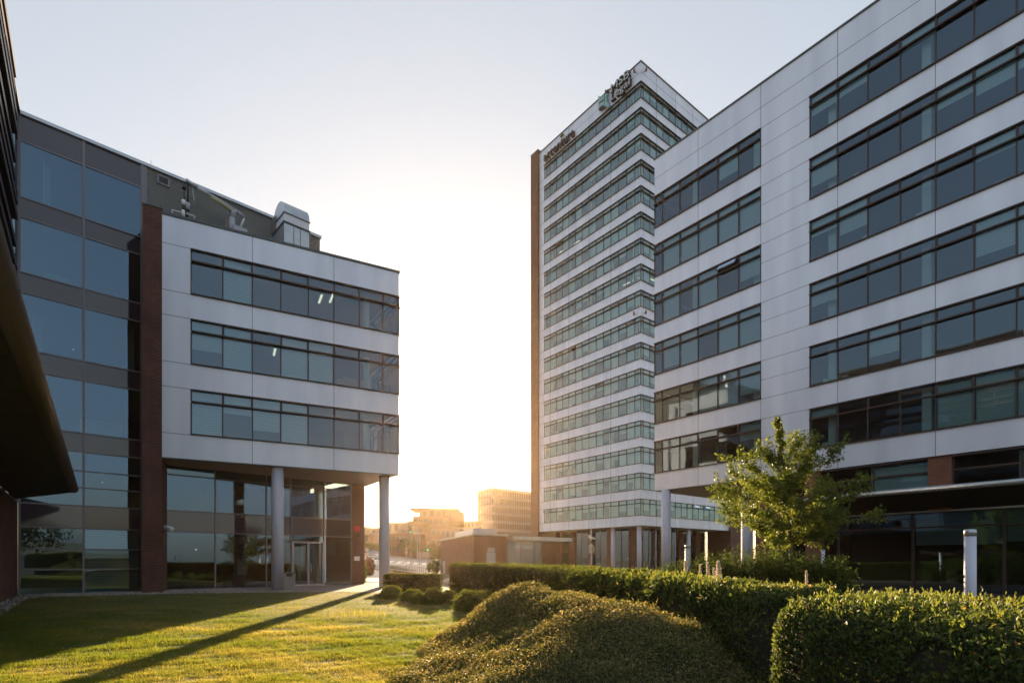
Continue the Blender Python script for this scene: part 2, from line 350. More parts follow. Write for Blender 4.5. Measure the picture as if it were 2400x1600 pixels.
for k, zt in enumerate(tops):
    fo = ribbon(LB, FW, tsW, zt, blindp=0, seed=k, bar=1.3)
    for q, i in enumerate([7, 6, 5, 4, 3, 2, 1]):     # blinds, counted from the left as seen
        if {0: [6], 1: [7, 6, 4, 3], 2: [7, 6, 5, 4]}[k].count(i):
            d = {(1, 7): 1.5, (2, 5): 1.75, (2, 6): 1.0}.get((k, i), 2.25); bb = MB(); bb.quad(FW, tsW[i] + .04, tsW[i + 1] - .04, -.17, zt - .02 - d, zt - .02); bb.build('window_blind', 'blind', fo)
    ribbon(LB, FWS, [.08, 1.5, 3.0, 4.5], zt, blindp=0, bar=1.2)
    s_ = MB(); s_.box(FWS, 4.53, sideL, -.3, 0, zt - 2.39, zt); s_.build('wall', 'clad', LB)
    s_ = MB(); s_.tube([FW.p(1.7, -1.3, zt - 2.39), FW.p(1.7, -1.3, zt)], .2, 14); s_.build('interior_column', 'incol', LB)
    for t, n in ((3.6, -1.5), (4.2, -1.9)) if k == 0 else ((6.8, -2.2),) if k == 1 else ():
        s_ = MB(); s_.box(FW, t, t + .12, n - 1.2, n, zt - .06, zt - .02); s_.build('strip_lamp', 'lamp', LB)
b_ = MB(); b_.box(FW, TE, TE + .83, -2.6, .06, 0, 19.65); b_.box(FW, TE - .02, TE + .86, -2.6, .09, 19.65, 19.72, 1); b_.build('brick_pier', ['brick', 'cap'], LB)
# glazed wall A
rowsA = [0, 1.21, 2.22, 3.28, 4.43, 5.35, 6.19, 7.16, 8.11, 10.79, 11.78, 14.49, 15.46, 18.10, 19.05, 21.74, 22.98]
spand = {(3.28, 4.43), (7.16, 8.11), (10.79, 11.78), (14.49, 15.46), (18.10, 19.05), (21.74, 22.98)}
def curtain(fr, ts, rows, n=0, sp=spand, name='curtain_wall', mw=.05):
    f = MB(); g = MB(); s2 = MB(); cells = []
    for t in ts: f.box(fr, t - mw, t + mw, n - .06, n + .05, rows[0], rows[-1])
    for z in rows:
        for a, b in zip(ts, ts[1:]): f.box(fr, a + mw, b - mw, n - .05, n + .04, z - .035, z + .035)
    for a, b in zip(rows, rows[1:]):
        for i in range(len(ts) - 1):
            tgt = (s2 if (a, b) in sp else g)
            if len(ts) < 8: tgt = MB(); cells.append((tgt, (a, b) in sp))
            tgt.quad(fr, ts[i] + mw, ts[i + 1] - mw, n, a + .035, b - .035, 0, .010)
    fo = f.build(name, 'steel', LB)
    if g.f: g.build('glass_pane', 'glassA', fo)
    for c_, sp_ in cells: c_.build('spandrel_panel' if sp_ else 'glass_pane', 'spandrel' if sp_ else 'glassA', fo)
    if s2.f: s2.build('spandrel_panel', 'spandrel', fo)
    return fo
cwf = curtain(FA, [0.08, 2.5, 4.95], rowsA)
b_ = MB(); b_.box(FA, 4.95, 5.06, -.1, .08, 0, 23.0); b_.box(FA, 5.06, 5.2, -.1, .04, 19, 23.0); b_.build('edge_trim', 'steel', LB)
c = MB(); c.box(FA, 0, 14.9, -.5, .12, 22.98, 23.14); c.build('roof_coping', 'galv', LB)
b_ = MB(); b_.box(FA, 5.2, 14.83, -.4, 0, 18.2, 22.98); b_.box(FA, 14.6, 14.83, -12, -.4, 18.2, 22.98); b_.build('corrugated_wall', 'corr', LB)
b_ = MB(); t0 = FA.t_at(383); z0 = FA.z_at(383, 423); b_.box(FA, t0 - .3, t0 + .3, .0, .06, z0 - .28, z0 + .22); b_.box(FA, t0 - .21, t0 + .21, .0, .07, z0 - .2, z0 + .14, 1); b_.build('vent_opening', ['steel', 'black'], LB)
# rooms behind wall A
s_ = MB()
for a, b in ((22.5, 22.9), (18.2, 18.9), (14.6, 15.3), (10.9, 11.6), (7.25, 8.0), (3.4, 4.3), (-.3, -.02)): s_.box(FA, .1, 14.6 if a > 18 else 17.05, -9, -.12, a, b)
s_.box(FA, .1, 17.9, -9.3, -9, 0, 18.2, 1); s_.box(FA, .1, 14.6, -9.3, -9, 18.2, 22.5, 1); s_.box(FA, 16.9, 17.1, -9, -.45, 8, 18.2, 0); s_.box(FA, 16.6, 18.35, -.44, -.14, 7.1, 18.9, 0)
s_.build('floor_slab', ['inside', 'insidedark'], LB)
for (px, py) in ((236, 875), (243, 875), (172, 819), (240, 1109), (240, 1130)):
    t = FA.t_at(px, -2.5); z = FA.z_at(px, py, -2.5); s_ = MB(); s_.ball(FA.p(t, -2.5, z), .03, 0, 8, 6); s_.build('spot_lamp', 'lamp', LB)
s_ = MB()
for a, b, n_, z0, z1 in ((1.1, 2.2, -3, 15.5, 17.0), (2.9, 4.2, -3.4, 15.5, 16.8), (.6, 1.0, -2.4, 11.8, 14.4), (4.5, 4.8, -1.2, 11.8, 14.4), (2.7, 4.6, -4, 8.2, 9.7), (1.0, 1.25, -1.0, 19.1, 21.7)): s_.box(FA, a, b, n_ - .3, n_, z0, z1)
s_.build('office_partition', 'incol', LB)
for z0, z1 in ((2.25, 3.25), (1.24, 2.19), (.04, 1.18)): bb = MB(); bb.quad(FA, 2.58, 4.88, -.2, z0, z1); bb.build('window_blind', 'blind', LB)
# lobby glazing under the box
rowsL = [0.02, 3.27, 4.44, 6.44, 6.93]
tsL = [5.55, 8.55, 11.42, 12.93, 15.1, 17.05]
cwl = curtain(FA, tsL, rowsL, 0, {(3.27, 4.44)}, 'lobby_glazing', .04)
b_ = MB(); b_.box(FA, 17.1, 18.0, -3, .1, 0, 6.93); b_.build('brick_pier', 'brick', LB)
b_ = MB(); b_.box(FA, 17.1, 18.0, -9.3, -3, 0, 6.93); b_.build('brick_wall', 'brick', LB)
d = MB(); ta, tb = 13.02, 15.02; zd = 2.9
for t in (ta, (ta + tb) / 2, tb): d.box(FA, t - .06, t + .06, .045, .12, 0, zd)
for z in (0.0, zd - .12): d.box(FA, ta + .06, tb - .06, .045, .11, z, z + .12)
do = d.build('glass_door', 'paint_grey', LB)
h = MB()
for t in ((ta + tb) / 2 - .15, (ta + tb) / 2 + .15): h.tube([FA.p(t, .18, .9), FA.p(t, .18, 1.5)], .018, 8); h.tube([FA.p(t, .05, 1.2), FA.p(t, .18, 1.2)], .012, 6)
h.build('door_handle', 'galv', do)
cl = MB(); cl.box(FA, ta + 1.2, ta + 1.8, .12, .2, zd - .1, zd); cl.build('door_closer', 'galv', do)
s_ = MB(); s_.tube([FA.p(15.6, -2.0, 0), FA.p(15.6, -2.0, 6.9)], .32, 18); s_.tube([FA.p(11.2, -4, 0), FA.p(11.2, -4, 3.3)], .3, 14); s_.build('interior_column', 'incol', LB)
s_ = MB(); s_.box(FA, 7.3, 8.3, -2.4, -2.3, 0, 2.1); s_.box(FA, 9.5, 11.0, -2.0, -1.4, 0, .75); s_.build('lobby_furniture', 'insidedark', LB)
s_ = MB(); s_.ball(FA.p(8.45, -4, 2.35), .06, 0, 10, 8); s_.build('wall_lamp', 'lamp', LB)
# columns
for px, Y in ((650.6, 30.7), (900.7, 34.0)):
    q = at(px, 1313, Y); s_ = MB(); s_.tube([(q.x, q.y, -.1), (q.x, q.y, bz - .03)], .325, 32); s_.build('column', 'column', LB)
# signs on the pier
s_ = MB(); t0 = 17.42; s_.face([FA.p(t0 - .22, .12, 4.05), FA.p(t0 + .22, .12, 4.05), FA.p(t0 + .2, .12, 3.75), FA.p(t0, .12, 3.6), FA.p(t0 - .2, .12, 3.75)]); s_.box(FA, t0 - .02, t0 + .16, .1, .14, 3.3, 3.5, 1); s_.build('alarm_sign', [mat('faded_red', (.55, .05, .06), .5), 'black'], LB)
s_ = MB(); s_.box(FA, t0 - .2, t0 + .2, .1, .125, 1.65, 1.95); s_.build('name_plate', 'white', LB)
# wing at far left: glazed upper floors, brick below, sun fins, canopy
rowsG = [z for z in rowsA if z >= 4.4]
wg = curtain(FG, [.1] + [k * 2.5 for k in range(1, 11)], rowsG)
b_ = MB(); b_.box(FG, 0.05, 25, -.4, .03, 0, 4.4); b_.build('brick_wall', 'brick', LB)
c = MB(); c.box(FG, 0, 25, -.6, .12, 22.98, 23.14); c.build('roof_coping', 'cap', LB)
s_ = MB(); s_.box(FG, .3, 25, -6, -5.5, 0, 22.9); s_.box(FG, 24.7, 25, -5.5, -.4, 0, 22.9)
for a, b in ((22.5, 22.9), (18.2, 18.9), (14.6, 15.3), (10.9, 11.6), (7.25, 8.0)): s_.box(FG, .3, 24.7, -5.5, -.15, a, b)
s_.build('floor_slab', 'insidedark', LB)
for k, zf in enumerate([22.9, 19.2, 15.55, 11.9, 8.2]):
    for dz, nn in ((0, .16), (-1.8, .2), (-.75, .14), (-2.45, .2)):
        if zf + dz < 6.5: continue
        s_ = MB(); s_.box(FG, 3.1, 24, .05, nn + .07, zf + dz - .3, zf + dz - .24); s_.box(FG, 3.1, 24, nn + .03, nn + .07, zf + dz - .24, zf + dz); s_.build('sun_fin', 'frame', LB)
cz = 4.5; T = Vector((-18.3, 22.6)); E0 = Vector((-3.3, 2.9)); cpoly = [(E0.x, E0.y), (T.x, T.y), (T.x - .889 * 5.2, T.y + .457 * 5.2), FG.p(1, .05, 0)[:2], FG.p(24, .05, 0)[:2]]
s_ = MB(); s_.prism(cpoly, cz, cz + .28)
CF = Fr((E0.x, E0.y), math.degrees(math.atan2(T.x - E0.x, T.y - E0.y)), -1)
for k in range(1, 12): s_.box(CF, k * 2.0, k * 2.0 + .03, .15 if CF.n.x < 0 else -2.4, 2.4 if CF.n.x < 0 else -.15, cz - .006, cz - .001, 1)
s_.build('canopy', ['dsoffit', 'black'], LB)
s_ = MB(); dn = (T - E0).normalized(); s_.tube([(E0.x, E0.y, cz + .14), (T.x, T.y, cz + .14)], .17, 14)
s_.tube([(T.x, T.y, cz + .14), (T.x - .889 * 5.2, T.y + .457 * 5.2, cz + .14)], .15, 12); s_.build('canopy_edge', 'nose', LB)

# ------------------------------------------------------------------ right office building
RB = thing('office_building', 'long white office block at right, six strip windows above a dark glazed ground floor', 'building', FR_.p(0, 0, 0))
rt = [28.88 - 3.666 * i for i in range(6)]; rb = 6.88; rr = 31.65; TN = 38
ts1 = [0.0, .7] + [.7 + 1.49 * k for k in range(1, 6)]; ts1[-1] = 8.15
ts2 = [11.11 + 1.5 * k for k in range(0, 18)]
zs = [rr] + [v for t in rt for v in (t, t - 2.39)] + [rb]
wall = MB()
for i in range(0, len(zs), 2): wall.box(FR_, 0, TN, -.3, 0, zs[i + 1], zs[i])
for i in range(1, len(zs) - 1, 2): wall.box(FR_, ts1[-1], ts2[0], -.3, 0, zs[i + 1], zs[i]); wall.box(FR_, ts2[-1], TN, -.3, 0, zs[i + 1], zs[i])
for i in range(0, len(zs), 2): wall.box(FRE, .31, 20, -.3, 0, zs[i + 1], zs[i])
for i in range(1, len(zs) - 1, 2): wall.box(FRE, 6.03, 20, -.3, 0, zs[i + 1], zs[i])
for z0, z1 in zip(zs[0::2], zs[1::2]):
    for t in (3.69, 8.15, 12.61, 17.1, 21.6, 26.1): wall.box(FR_, t - .012, t + .012, -.05, .003, z1, z0, 1)
wall.box(FR_, 0, TN, -.05, .004, 30.19, 30.215, 1)
for i in range(1, len(zs) - 1):
    wall.box(FR_, ts1[-1] + .02, ts2[0] - .02, -.05, .003, zs[i] - .012, zs[i] + .012, 1)
    if i % 2: wall.box(FR_, ts1[-1] + .02, ts2[0] - .02, -.05, .003, zs[i] - 1.21, zs[i] - 1.19, 1)
wall.build('wall', ['clad', 'joint'], RB)
c = MB(); c.box(FR_, -.06, TN, -.4, .06, rr, rr + .1); c.build('roof_coping', 'cap', RB)
s_ = MB(); s_.box(FR_, .31, TN, -20, -.31, rr - .5, rr - .3); s_.build('roof', 'roofg', RB)
s_ = MB()
for i in range(len(zs) // 2): s_.box(FR_, .31, TN, -19.7, -.31, zs[2 * i + 1], zs[2 * i] - (.6 if i == 0 else 0))
s_.box(FR_, 6.5, TN, -19.7, -6.5, 7, 30, 0); s_.box(FR_, TN - .3, TN, -6.5, -.31, 7, 30, 0)
for k in range(9):
    s_.box(FR_, 2.9 + 4.5 * k, 3.3 + 4.5 * k, -.95, -.55, 7, 30, 1)
s_.build('floor_slab', ['inside', 'incol'], RB)
s_ = MB(); s_.box(FR_, .02, 11.0, -19.7, -.02, rb - .04, rb - .002); s_.build('soffit', 'soffit', RB)
BL1 = {0: [1, 4], 1: [1, 2, 3, 4, 5], 2: [1, 3, 5], 3: [1, 2, 4, 5], 4: [3, 4, 5], 5: [5]}
for k, zt in enumerate(rt):
    fo = ribbon(RB, FR_, ts1, zt, blindp=0, openv=(4,) if k == 2 else (), bar=1.3)
    for i in BL1[k]:
        d = {(0, 4): 1.6, (0, 1): .6, (2, 5): 1.7, (3, 5): 2.25, (4, 5): 1.8, (5, 5): 1.1, (3, 1): 2.0}.get((k, i), 2.25)
        bb = MB(); bb.quad(FR_, ts1[i] + .04, ts1[i + 1] - .04, -.17, zt - .02 - d, zt - .02); bb.build('window_blind', 'blind', fo)
    rd = random.Random(40 + k)
    fo = ribbon(RB, FR_, ts2, zt, blindp=0, bar=1.3)
    BL2 = {0: {0: 1.1, 1: 1.0, 3: .64}, 1: {0: 1.6, 4: 1.0, 5: 1.3, 6: 1.1}, 2: {0: .9, 1: 1.5, 5: .8}, 3: {0: 1.3, 5: 1.7, 6: 2.25}, 4: {2: 1.5}, 5: {4: 2.25, 5: 2.25, 6: 2.25, 0: .6}}[k]
    for i in range(8, 17):
        if rd.random() < .4: BL2[i] = rd.choice([2.25, 1.0, 1.6])
    for i, d in BL2.items():
        bb = MB(); bb.quad(FR_, ts2[i] + .04, ts2[i + 1] - .04, -.17, zt - .02 - d, zt - .02); bb.build('window_blind', 'blind', fo)
    ribbon(RB, FRE, [.08, 1.5, 3.0, 4.5, 6.0], zt, blindp=0)
    s_ = MB()                                     # boxes, files and monitors left on the sills
    for q in range(9):
        if rd.random() < (.15 if k < 2 else .55):
            t = ts2[rd.randrange(9)] + rd.uniform(.1, .7)
            for _ in range(rd.randrange(1, 4)):
                hh = rd.uniform(.15, .5); ww_ = rd.uniform(.2, .5); s_.box(FR_, t, t + ww_, -.75, -.45, zt - 2.39, zt - 2.39 + hh, 0); t += ww_ + rd.uniform(.05, .2)
    if s_.f: s_.build('desk_clutter', 'incol', fo)
# storey below: recessed strip between brick piers, canopy, dark ground floor
tz = 5.0
b_ = MB(); b_.box(FR_, FR_.t_at(1771, -1.4), FR_.t_at(1832, -1.4), -3.2, -1.4, 0, rb - .04); b_.build('brick_pier', 'brick2', RB)
b_ = MB(); b_.box(FR_, FR_.t_at(1800, -3.3), 12.0, -3.6, -3.25, 0, rb - .05); b_.build('brick_wall', 'brick', RB)
b_ = MB(); b_.box(FR_, 10.8, 11.65, -1.5, -.12, 0, rb - .04); b_.build('brick_pier', 'brick2', RB)
b_ = MB(); b_.box(FR_, 16.75, 17.72, -1.5, -.12, 4.2, rb); b_.build('brick_pier', 'brick2', RB)
b_ = MB(); b_.box(FR_, 25.9, 26.9, -1.5, -.12, 4.2, rb); b_.build('brick_pier', 'brick2', RB)
def lowwin(a, ms, b):
    ts = [a] + ms + [b]; f = MB(); g = MB(); z0, z1, zt = 4.25, rb - .12, 6.1
    for t in ts: f.box(FR_, t - .05, t + .05, -.42, -.3, z0, z1)
    for z in (z0, zt, z1 - .05): f.box(FR_, a + .05, b - .05, -.41, -.31, z, z + .09)
    for x, y in zip(ts, ts[1:]): g.quad(FR_, x + .05, y - .05, -.37, z0, z1)
    fo = f.build('window', 'frame', RB); g.build('glass_pane', 'glass', fo)
    for i, (x, y) in enumerate(zip(ts, ts[1:])):
        if i % 2: bb = MB(); bb.quad(FR_, x + .07, y - .07, -.5, z0 + .2, z1 - .1); bb.build('window_blind', 'blind', fo)
    s2 = MB(); s2.box(FR_, a, b, -.3, -.02, rb - .12, rb - .045); s2.build('head_trim', 'frame', RB)
lowwin(11.65, [14.2], 16.75); lowwin(17.72, [20.2, 22.7], 25.9); lowwin(26.9, [29.5, 32.1], 36)
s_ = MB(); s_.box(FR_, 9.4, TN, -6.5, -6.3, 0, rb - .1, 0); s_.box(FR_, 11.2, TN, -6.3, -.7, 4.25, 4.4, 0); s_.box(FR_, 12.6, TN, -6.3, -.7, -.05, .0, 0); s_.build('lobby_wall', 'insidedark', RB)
gf = MB(); gg = MB(); gts = [FR_.t_at(x, -.6) for x in (1966, 2140, 2354)]; gts = [gts[0] - 3.4 + .5] + gts + [gts[-1] + 2.6 * k for k in range(1, 6)]
for t in gts: gf.box(FR_, t - .06, t + .06, -.66, -.52, 0, 4.16)
for z in (0, 3.32, 4.06):
    for a, b in zip(gts, gts[1:]): gf.box(FR_, a + .06, b - .06, -.65, -.54, z, z + .09)
for a, b in zip(gts, gts[1:]): gg.quad(FR_, a + .06, b - .06, -.6, .09, 3.32); gg.quad(FR_, a + .06, b - .06, -.6, 3.41, 4.06)
fo = gf.build('ground_floor_glazing', 'frame', RB); gg.build('glass_pane', 'glassA', fo)
for i, (a, b, d) in enumerate(((gts[2], gts[3], 1.6), (gts[3], gts[4], 1.5), (gts[5], gts[6], 1.7))): bb = MB(); bb.quad(FR_, a + .08, b - .08, -.75, 4.05 - d, 4.05); bb.build('window_blind', 'blind', fo)
# canopy rising outward
cs = MB(); a, b = 12.2, 36
def cp(t, n): return 4.2 + (n + .5) / 3.5 * .62
for t0, t1 in zip([a + 4 * k for k in range(6)], [a + 4 * k for k in range(1, 6)] + [b]):
    P = [FR_.p(t0 + .01, -.5, 4.2), FR_.p(t1 - .01, -.5, 4.2), FR_.p(t1 - .01, 3.0, 4.82), FR_.p(t0 + .01, 3.0, 4.82)]; cs.face(P)
    cs.face([(x, y, z + .16) for x, y, z in P[::-1]])
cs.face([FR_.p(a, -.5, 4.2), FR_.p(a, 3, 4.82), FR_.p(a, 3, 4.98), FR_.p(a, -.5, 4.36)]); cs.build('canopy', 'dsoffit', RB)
s_ = MB(); s_.tube([FR_.p(a - .05, 3.05, 4.92), FR_.p(b, 3.05, 4.92)], .13, 14); s_.build('canopy_edge', 'galv', RB)
s_ = MB(); s_.box(FR_, a, b, -.52, -.44, 4.12, 4.2); s_.build('head_trim', 'galv', RB)
for px, Y in ((1561, 40.0), (1752, 36.6)):
    q = at(px, 1313, Y); s_ = MB(); s_.tube([(q.x, q.y, -.1), (q.x, q.y, rb - .04)], .34, 32); s_.build('column', 'column', RB)

# ------------------------------------------------------------------ tower
TW = thing('office_tower', 'tall white office tower with seventeen strip windows and company signs near its roof', 'building', TL.p(0, 0, 0))
tt = [69.16 - 3.673 * i for i in range(17)]; tb = 6.64; tr_ = 71.9; EL, ER = 21.9, 22.75
tsl = [0.0, 1.1] + [1.1 + 1.5 * k for k in range(1, 14)]; tsr = [0.0, .55] + [.55 + 1.5 * k for k in range(1, 15)]
zs = [tr_] + [v for t in tt for v in (t, t - 2.37)] + [tb]
wall = MB()
for i in range(0, len(zs), 2): wall.box(TL, 0, EL, -.3, 0, zs[i + 1], zs[i]); wall.box(TR, .31, ER, -.3, 0, zs[i + 1], zs[i])
for i in range(1, len(zs) - 1, 2): wall.box(TL, tsl[-1], EL, -.3, 0, zs[i + 1], zs[i]); wall.box(TR, tsr[-1], ER, -.3, 0, zs[i + 1], zs[i])
for z0, z1 in zip(zs[0::2], zs[1::2]):
    for t in (5.6, 10.1, 14.6, 19.1): wall.box(TL, t - .02, t + .02, -.05, .004, z1, z0, 1)
    for t in (3.55, 8.05, 12.55, 17.05): wall.box(TR, t - .02, t + .02, -.05, .004, z1, z0, 1)
wall.box(TL, 0, EL, -.05, .005, 70.45, 70.49, 1); wall.box(TR, 0.01, ER, -.05, .005, 70.45, 70.49, 1)
for z in zs[1:-1]: wall.box(TL, tsl[-1] + .05, EL, -.05, .004, z - .02, z + .02, 1)
wall.build('wall', ['clad', 'joint'], TW)
c = MB(); c.box(TL, -.1, EL, -.4, .1, tr_, tr_ + .14); c.box(TR, .3, ER, -.4, .1, tr_ + .002, tr_ + .138); c.build('roof_coping', 'cap', TW)
def lp(t, n=0): q = TL.o + TL.t * t + TR.t * n; return (q.x, q.y)
s_ = MB()
for i in range(len(zs) // 2): s_.prism([lp(.31, .31), lp(23.6, .31), lp(23.6, 22.4), lp(.31, 22.4)], zs[2 * i + 1], zs[2 * i] - (.5 if i == 0 else 0))
s_.prism([lp(6, 6), lp(23.5, 6), lp(23.5, 22.3), lp(6, 22.3)], 7, 70)
for k in range(5): s_.prism([lp(.9 + 4.5 * k + .6, .7), lp(1.4 + 4.5 * k + .6, .7), lp(1.4 + 4.5 * k + .6, 1.2), lp(.9 + 4.5 * k + .6, 1.2)], 7, 69, 1); s_.prism([lp(.7, 1 + 4.5 * k), lp(1.2, 1 + 4.5 * k), lp(1.2, 1.5 + 4.5 * k), lp(.7, 1.5 + 4.5 * k)], 7, 69, 1)
s_.build('floor_slab', ['inside', 'incol'], TW)
s_ = MB(); s_.prism([lp(23.6, 0.1), lp(23.8, 0.1), lp(23.8, 22.7), lp(23.6, 22.7)], tb, tr_); s_.prism([lp(.3, 22.45), lp(23.6, 22.45), lp(23.6, 22.7), lp(.3, 22.7)], tb, tr_); s_.build('rear_wall', 'clad', TW)
OP = {4: (11,), 9: (1, 3, 11), 8: (11,), 7: (), 10: (1,), 12: (), 13: (8,), 14: (10,), 15: (12,), 16: (13,), 2: ()}
OP = {4: (11,), 8: (2, 3), 9: (1, 9, 11), 10: (1,), 11: (5,), 13: (9,), 14: (11,), 16: (13,)}
for k, zt in enumerate(tt):
    ribbon(TW, TL, tsl, zt, h=2.37, glassm='glassT', blindp=.42 + .035 * k, seed=100 + k, openv=OP.get(k, ()), bar=1.5)
    ribbon(TW, TR, tsr, zt, h=2.37, glassm='glassT', blindp=.5 + .03 * k, seed=200 + k, openv=(9, 11) if k == 16 else (), bar=1.5)
for k, t, n in ((0, 12.2, 3), (0, 7.2, 2.6), (0, 10.7, 2.4), (3, 8.6, 2.6), (3, 10.0, 2.6), (4, 14.6, 2.4), (4, 18, 2.2), (7, 2.4, 2.6), (7, 4.2, 2.6), (7, 7.2, 2.6)):
    s_ = MB(); a, b = lp(t, n), lp(t + .14, n + 1.6); s_.prism([lp(t, n), lp(t + 1.3, n), lp(t + 1.3, n + .16), lp(t, n + .16)], tt[k] - .08, tt[k] - .03); s_.build('strip_lamp', 'lamp', TW)
for nn in (2.6, 4.4):
    s_ = MB(); s_.prism([lp(1.6, nn), lp(1.8, nn), lp(1.8, nn + 1.3), lp(1.6, nn + 1.3)], tt[7] - .08, tt[7] - .03); s_.build('strip_lamp', 'lamp', TW)
b_ = MB(); b_.box(TL, EL, EL + 1.9, -3.5, .35, 0, tr_ + .5); b_.box(TL, EL - .05, EL + 1.95, -3.5, .4, tr_ + .5, tr_ + .62, 1); b_.build('brick_pier', ['brick', 'cap'], TW)
b_ = MB(); b_.box(TR, ER, ER + 3.2, -4, .35, 0, tr_); b_.build('brick_pier', 'brick', TW)
s_ = MB(); s_.prism([lp(.02, .02), lp(23.6, .02), lp(23.6, 22.6), lp(.02, 22.6)], tb - .05, tb - .003); s_.build('soffit', 'soffit', TW)
for px, fr, nn in ((1437, TL, -.8), (1498, TL, -.8)):
    t = fr.t_at(px, nn); s_ = MB(); s_.tube([fr.p(t, nn, -.1), fr.p(t, nn, tb - .05)], .33, 24); s_.build('column', 'column', TW)
s_ = MB(); s_.tube([TR.p(12.5, -.8, -.1), TR.p(12.5, -.8, tb - .05)], .33, 24); s_.build('column', 'column', TW)
# lobby under the tower
rec = -4.2
f = MB(); g = MB(); b_ = MB()
for fr, T0, T1, piers in ((TL, 4.2, 21.9, (4.2, 8.8, 13.0, 17.4, 20.8)), (TR, 4.2, 22.7, (4.2, 9.6, 14.6, 19.3))):
    for k, t in enumerate(piers): b_ = MB(); b_.box(fr, t, t + 1.1, rec - .4, rec + .35, 0, tb - .06); b_.build('brick_pier', 'brick', TW)
    t = T0
    while t < T1: f.box(fr, t - .04, t + .04, rec - .05, rec + .05, 0, tb - .06); t += 1.47
    for z in (.02, 2.9, 4.4, 5.6): f.box(fr, T0, T1, rec - .04, rec + .03, z, z + .08)
    g.quad(fr, T0, T1, rec, 0, tb - .06)
fo = f.build('lobby_glazing', 'frame', TW); g.build('glass_pane', 'glassA', fo)
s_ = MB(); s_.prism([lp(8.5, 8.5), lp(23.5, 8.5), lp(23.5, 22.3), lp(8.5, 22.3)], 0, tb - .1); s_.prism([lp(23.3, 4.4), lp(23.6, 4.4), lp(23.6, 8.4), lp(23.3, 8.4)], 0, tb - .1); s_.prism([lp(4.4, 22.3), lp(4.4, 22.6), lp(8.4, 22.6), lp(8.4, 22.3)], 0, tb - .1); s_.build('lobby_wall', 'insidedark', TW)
for px in (1472, 1489, 1534):
    q = at(px, 1309, 86.5); s_ = MB(); s_.ball(q, .12, 0, 8, 6); s_.build('lobby_lamp', 'lamp', TW)
# rooftop letters (left face reads left to right with falling t)
M['letter'] = mat('dark_sign_letters', (.035, .03, .032), .6); M['letter2'] = mat('grey_sign_letters', (.50, .53, .56), .4, .3); M['letters'] = mat('sign_shadow_edge', (.03, .035, .04), .6); M['teal'] = mat('pale_teal_sign', (.28, .47, .50), .5)
def tleft(px, n=.2): return TL.t_at(px, n)
ta, tb_ = tleft(1275.5), tleft(1346); wid = ta - tb_
m1 = textmesh('accenture', 1.0, .3, TL, 0, .05, 0, mirror=True); xs = [TL.t.dot(Vector(v[:2]) - TL.o) for v in m1.v]; wd = max(xs) - min(xs); k = wid / wd
z0 = 69.45; m1 = textmesh('accenture', 2.15, .35, TL, ta, .06, z0, mirror=True, sx=k / 2.15)
m1.build('roof_sign', 'letter', TW)
gtm = textmesh('>', 1.2, .35, TL, tleft(1314), .06, z0 + 1.5, mirror=True); gtm.build('roof_sign', mat('olive_sign_mark', (.20, .19, .07), .6), TW)
ta, tb_ = tleft(1432.5), tleft(1477)
lg = MB()
def fit(s, z, size, a, b):
    m0 = textmesh(s, 1.0, .2, TL, 0, .05, 0, mirror=True); xs = [TL.t.dot(Vector(v[:2]) - TL.o) for v in m0.v]; w_ = max(xs) - min(xs)
    textmesh(s, size, .45, TL, a, .0, z, mirror=True, sx=(a - b) / w_ / size).build('roof_sign', 'letters', TW)
    textmesh(s, size * .97, .06, TL, a - .02, .46, z + .03, mirror=True, sx=(a - b) / w_ / size * 1.015).build('roof_sign', 'letter2', TW)
fit('MSB', 70.75, 1.75, ta, tb_ + .1); fit('Legal', 69.55, 1.5, ta, tb_)
ea = tleft(1431); eb = tleft(1405); ew = ea - eb
def emb(pts, mi, nn):    # pts in unit square, x to the right as seen
    P = [(eb + (1 - x) * ew, z) for x, z in pts]
    front = [TL.p(t, nn, 68.95 + z * 3.1) for t, z in P]; lg.face(front, mi)
    back = [TL.p(t, nn - .3, 68.95 + z * 3.1) for t, z in P]
    for i in range(len(P)): q = (i + 1) % len(P); lg.face([front[i], back[i], back[q], front[q]], mi)
emb([(.42, .22), (.58, .34), (.98, .36), (.98, .55), (.70, .52), (.45, .50)], 0, .5); emb([(.45, .56), (.70, .60), (.98, .62), (.98, 1.0), (.88, .84), (.72, .78), (.60, .86), (.48, .80)], 0, .5)
emb([(.0, .02), (.12, .0), (.42, .22), (.40, .60), (.28, .78), (.20, .70), (.30, .55), (.20, .30)], 0, .46)
emb([(.12, .80), (.22, .76), (.26, .86), (.16, .92)], 1, .46); emb([(.30, .88), (.38, .84), (.42, .94), (.33, .98)], 1, .46); emb([(.45, .50), (.95, .55), (.95, .60), (.45, .555)], 1, .4); emb([(.44, .20), (.98, .29), (.98, .36), (.6, .34)], 1, .4)
lg.build('roof_emblem', ['teal', 'letters'], TW)
M['beacon'] = mat('red_beacon', (.25, .03, .03), .4)
for (px, py, fr) in ((1487, 168, TL), (1514, 165, TR), (1486, 736, TL), (1513, 733, TR)):
    t = fr.t_at(px, .3); z = fr.z_at(px, py, .3); s_ = MB(); s_.tube([fr.p(t, 0, z), fr.p(t, .35, z)], .05, 8); s_.tube([fr.p(t, .35, z - .15), fr.p(t, .35, z + .3)], .13, 10); s_.build('warning_beacon', 'beacon', TW)
q = TL.t_at(1387.5, rec + .5); textmesh('D', 2.0, .12, TL, q + .75, rec + .55, 2.9, mirror=True).build('letter_sign', 'galv', TW)
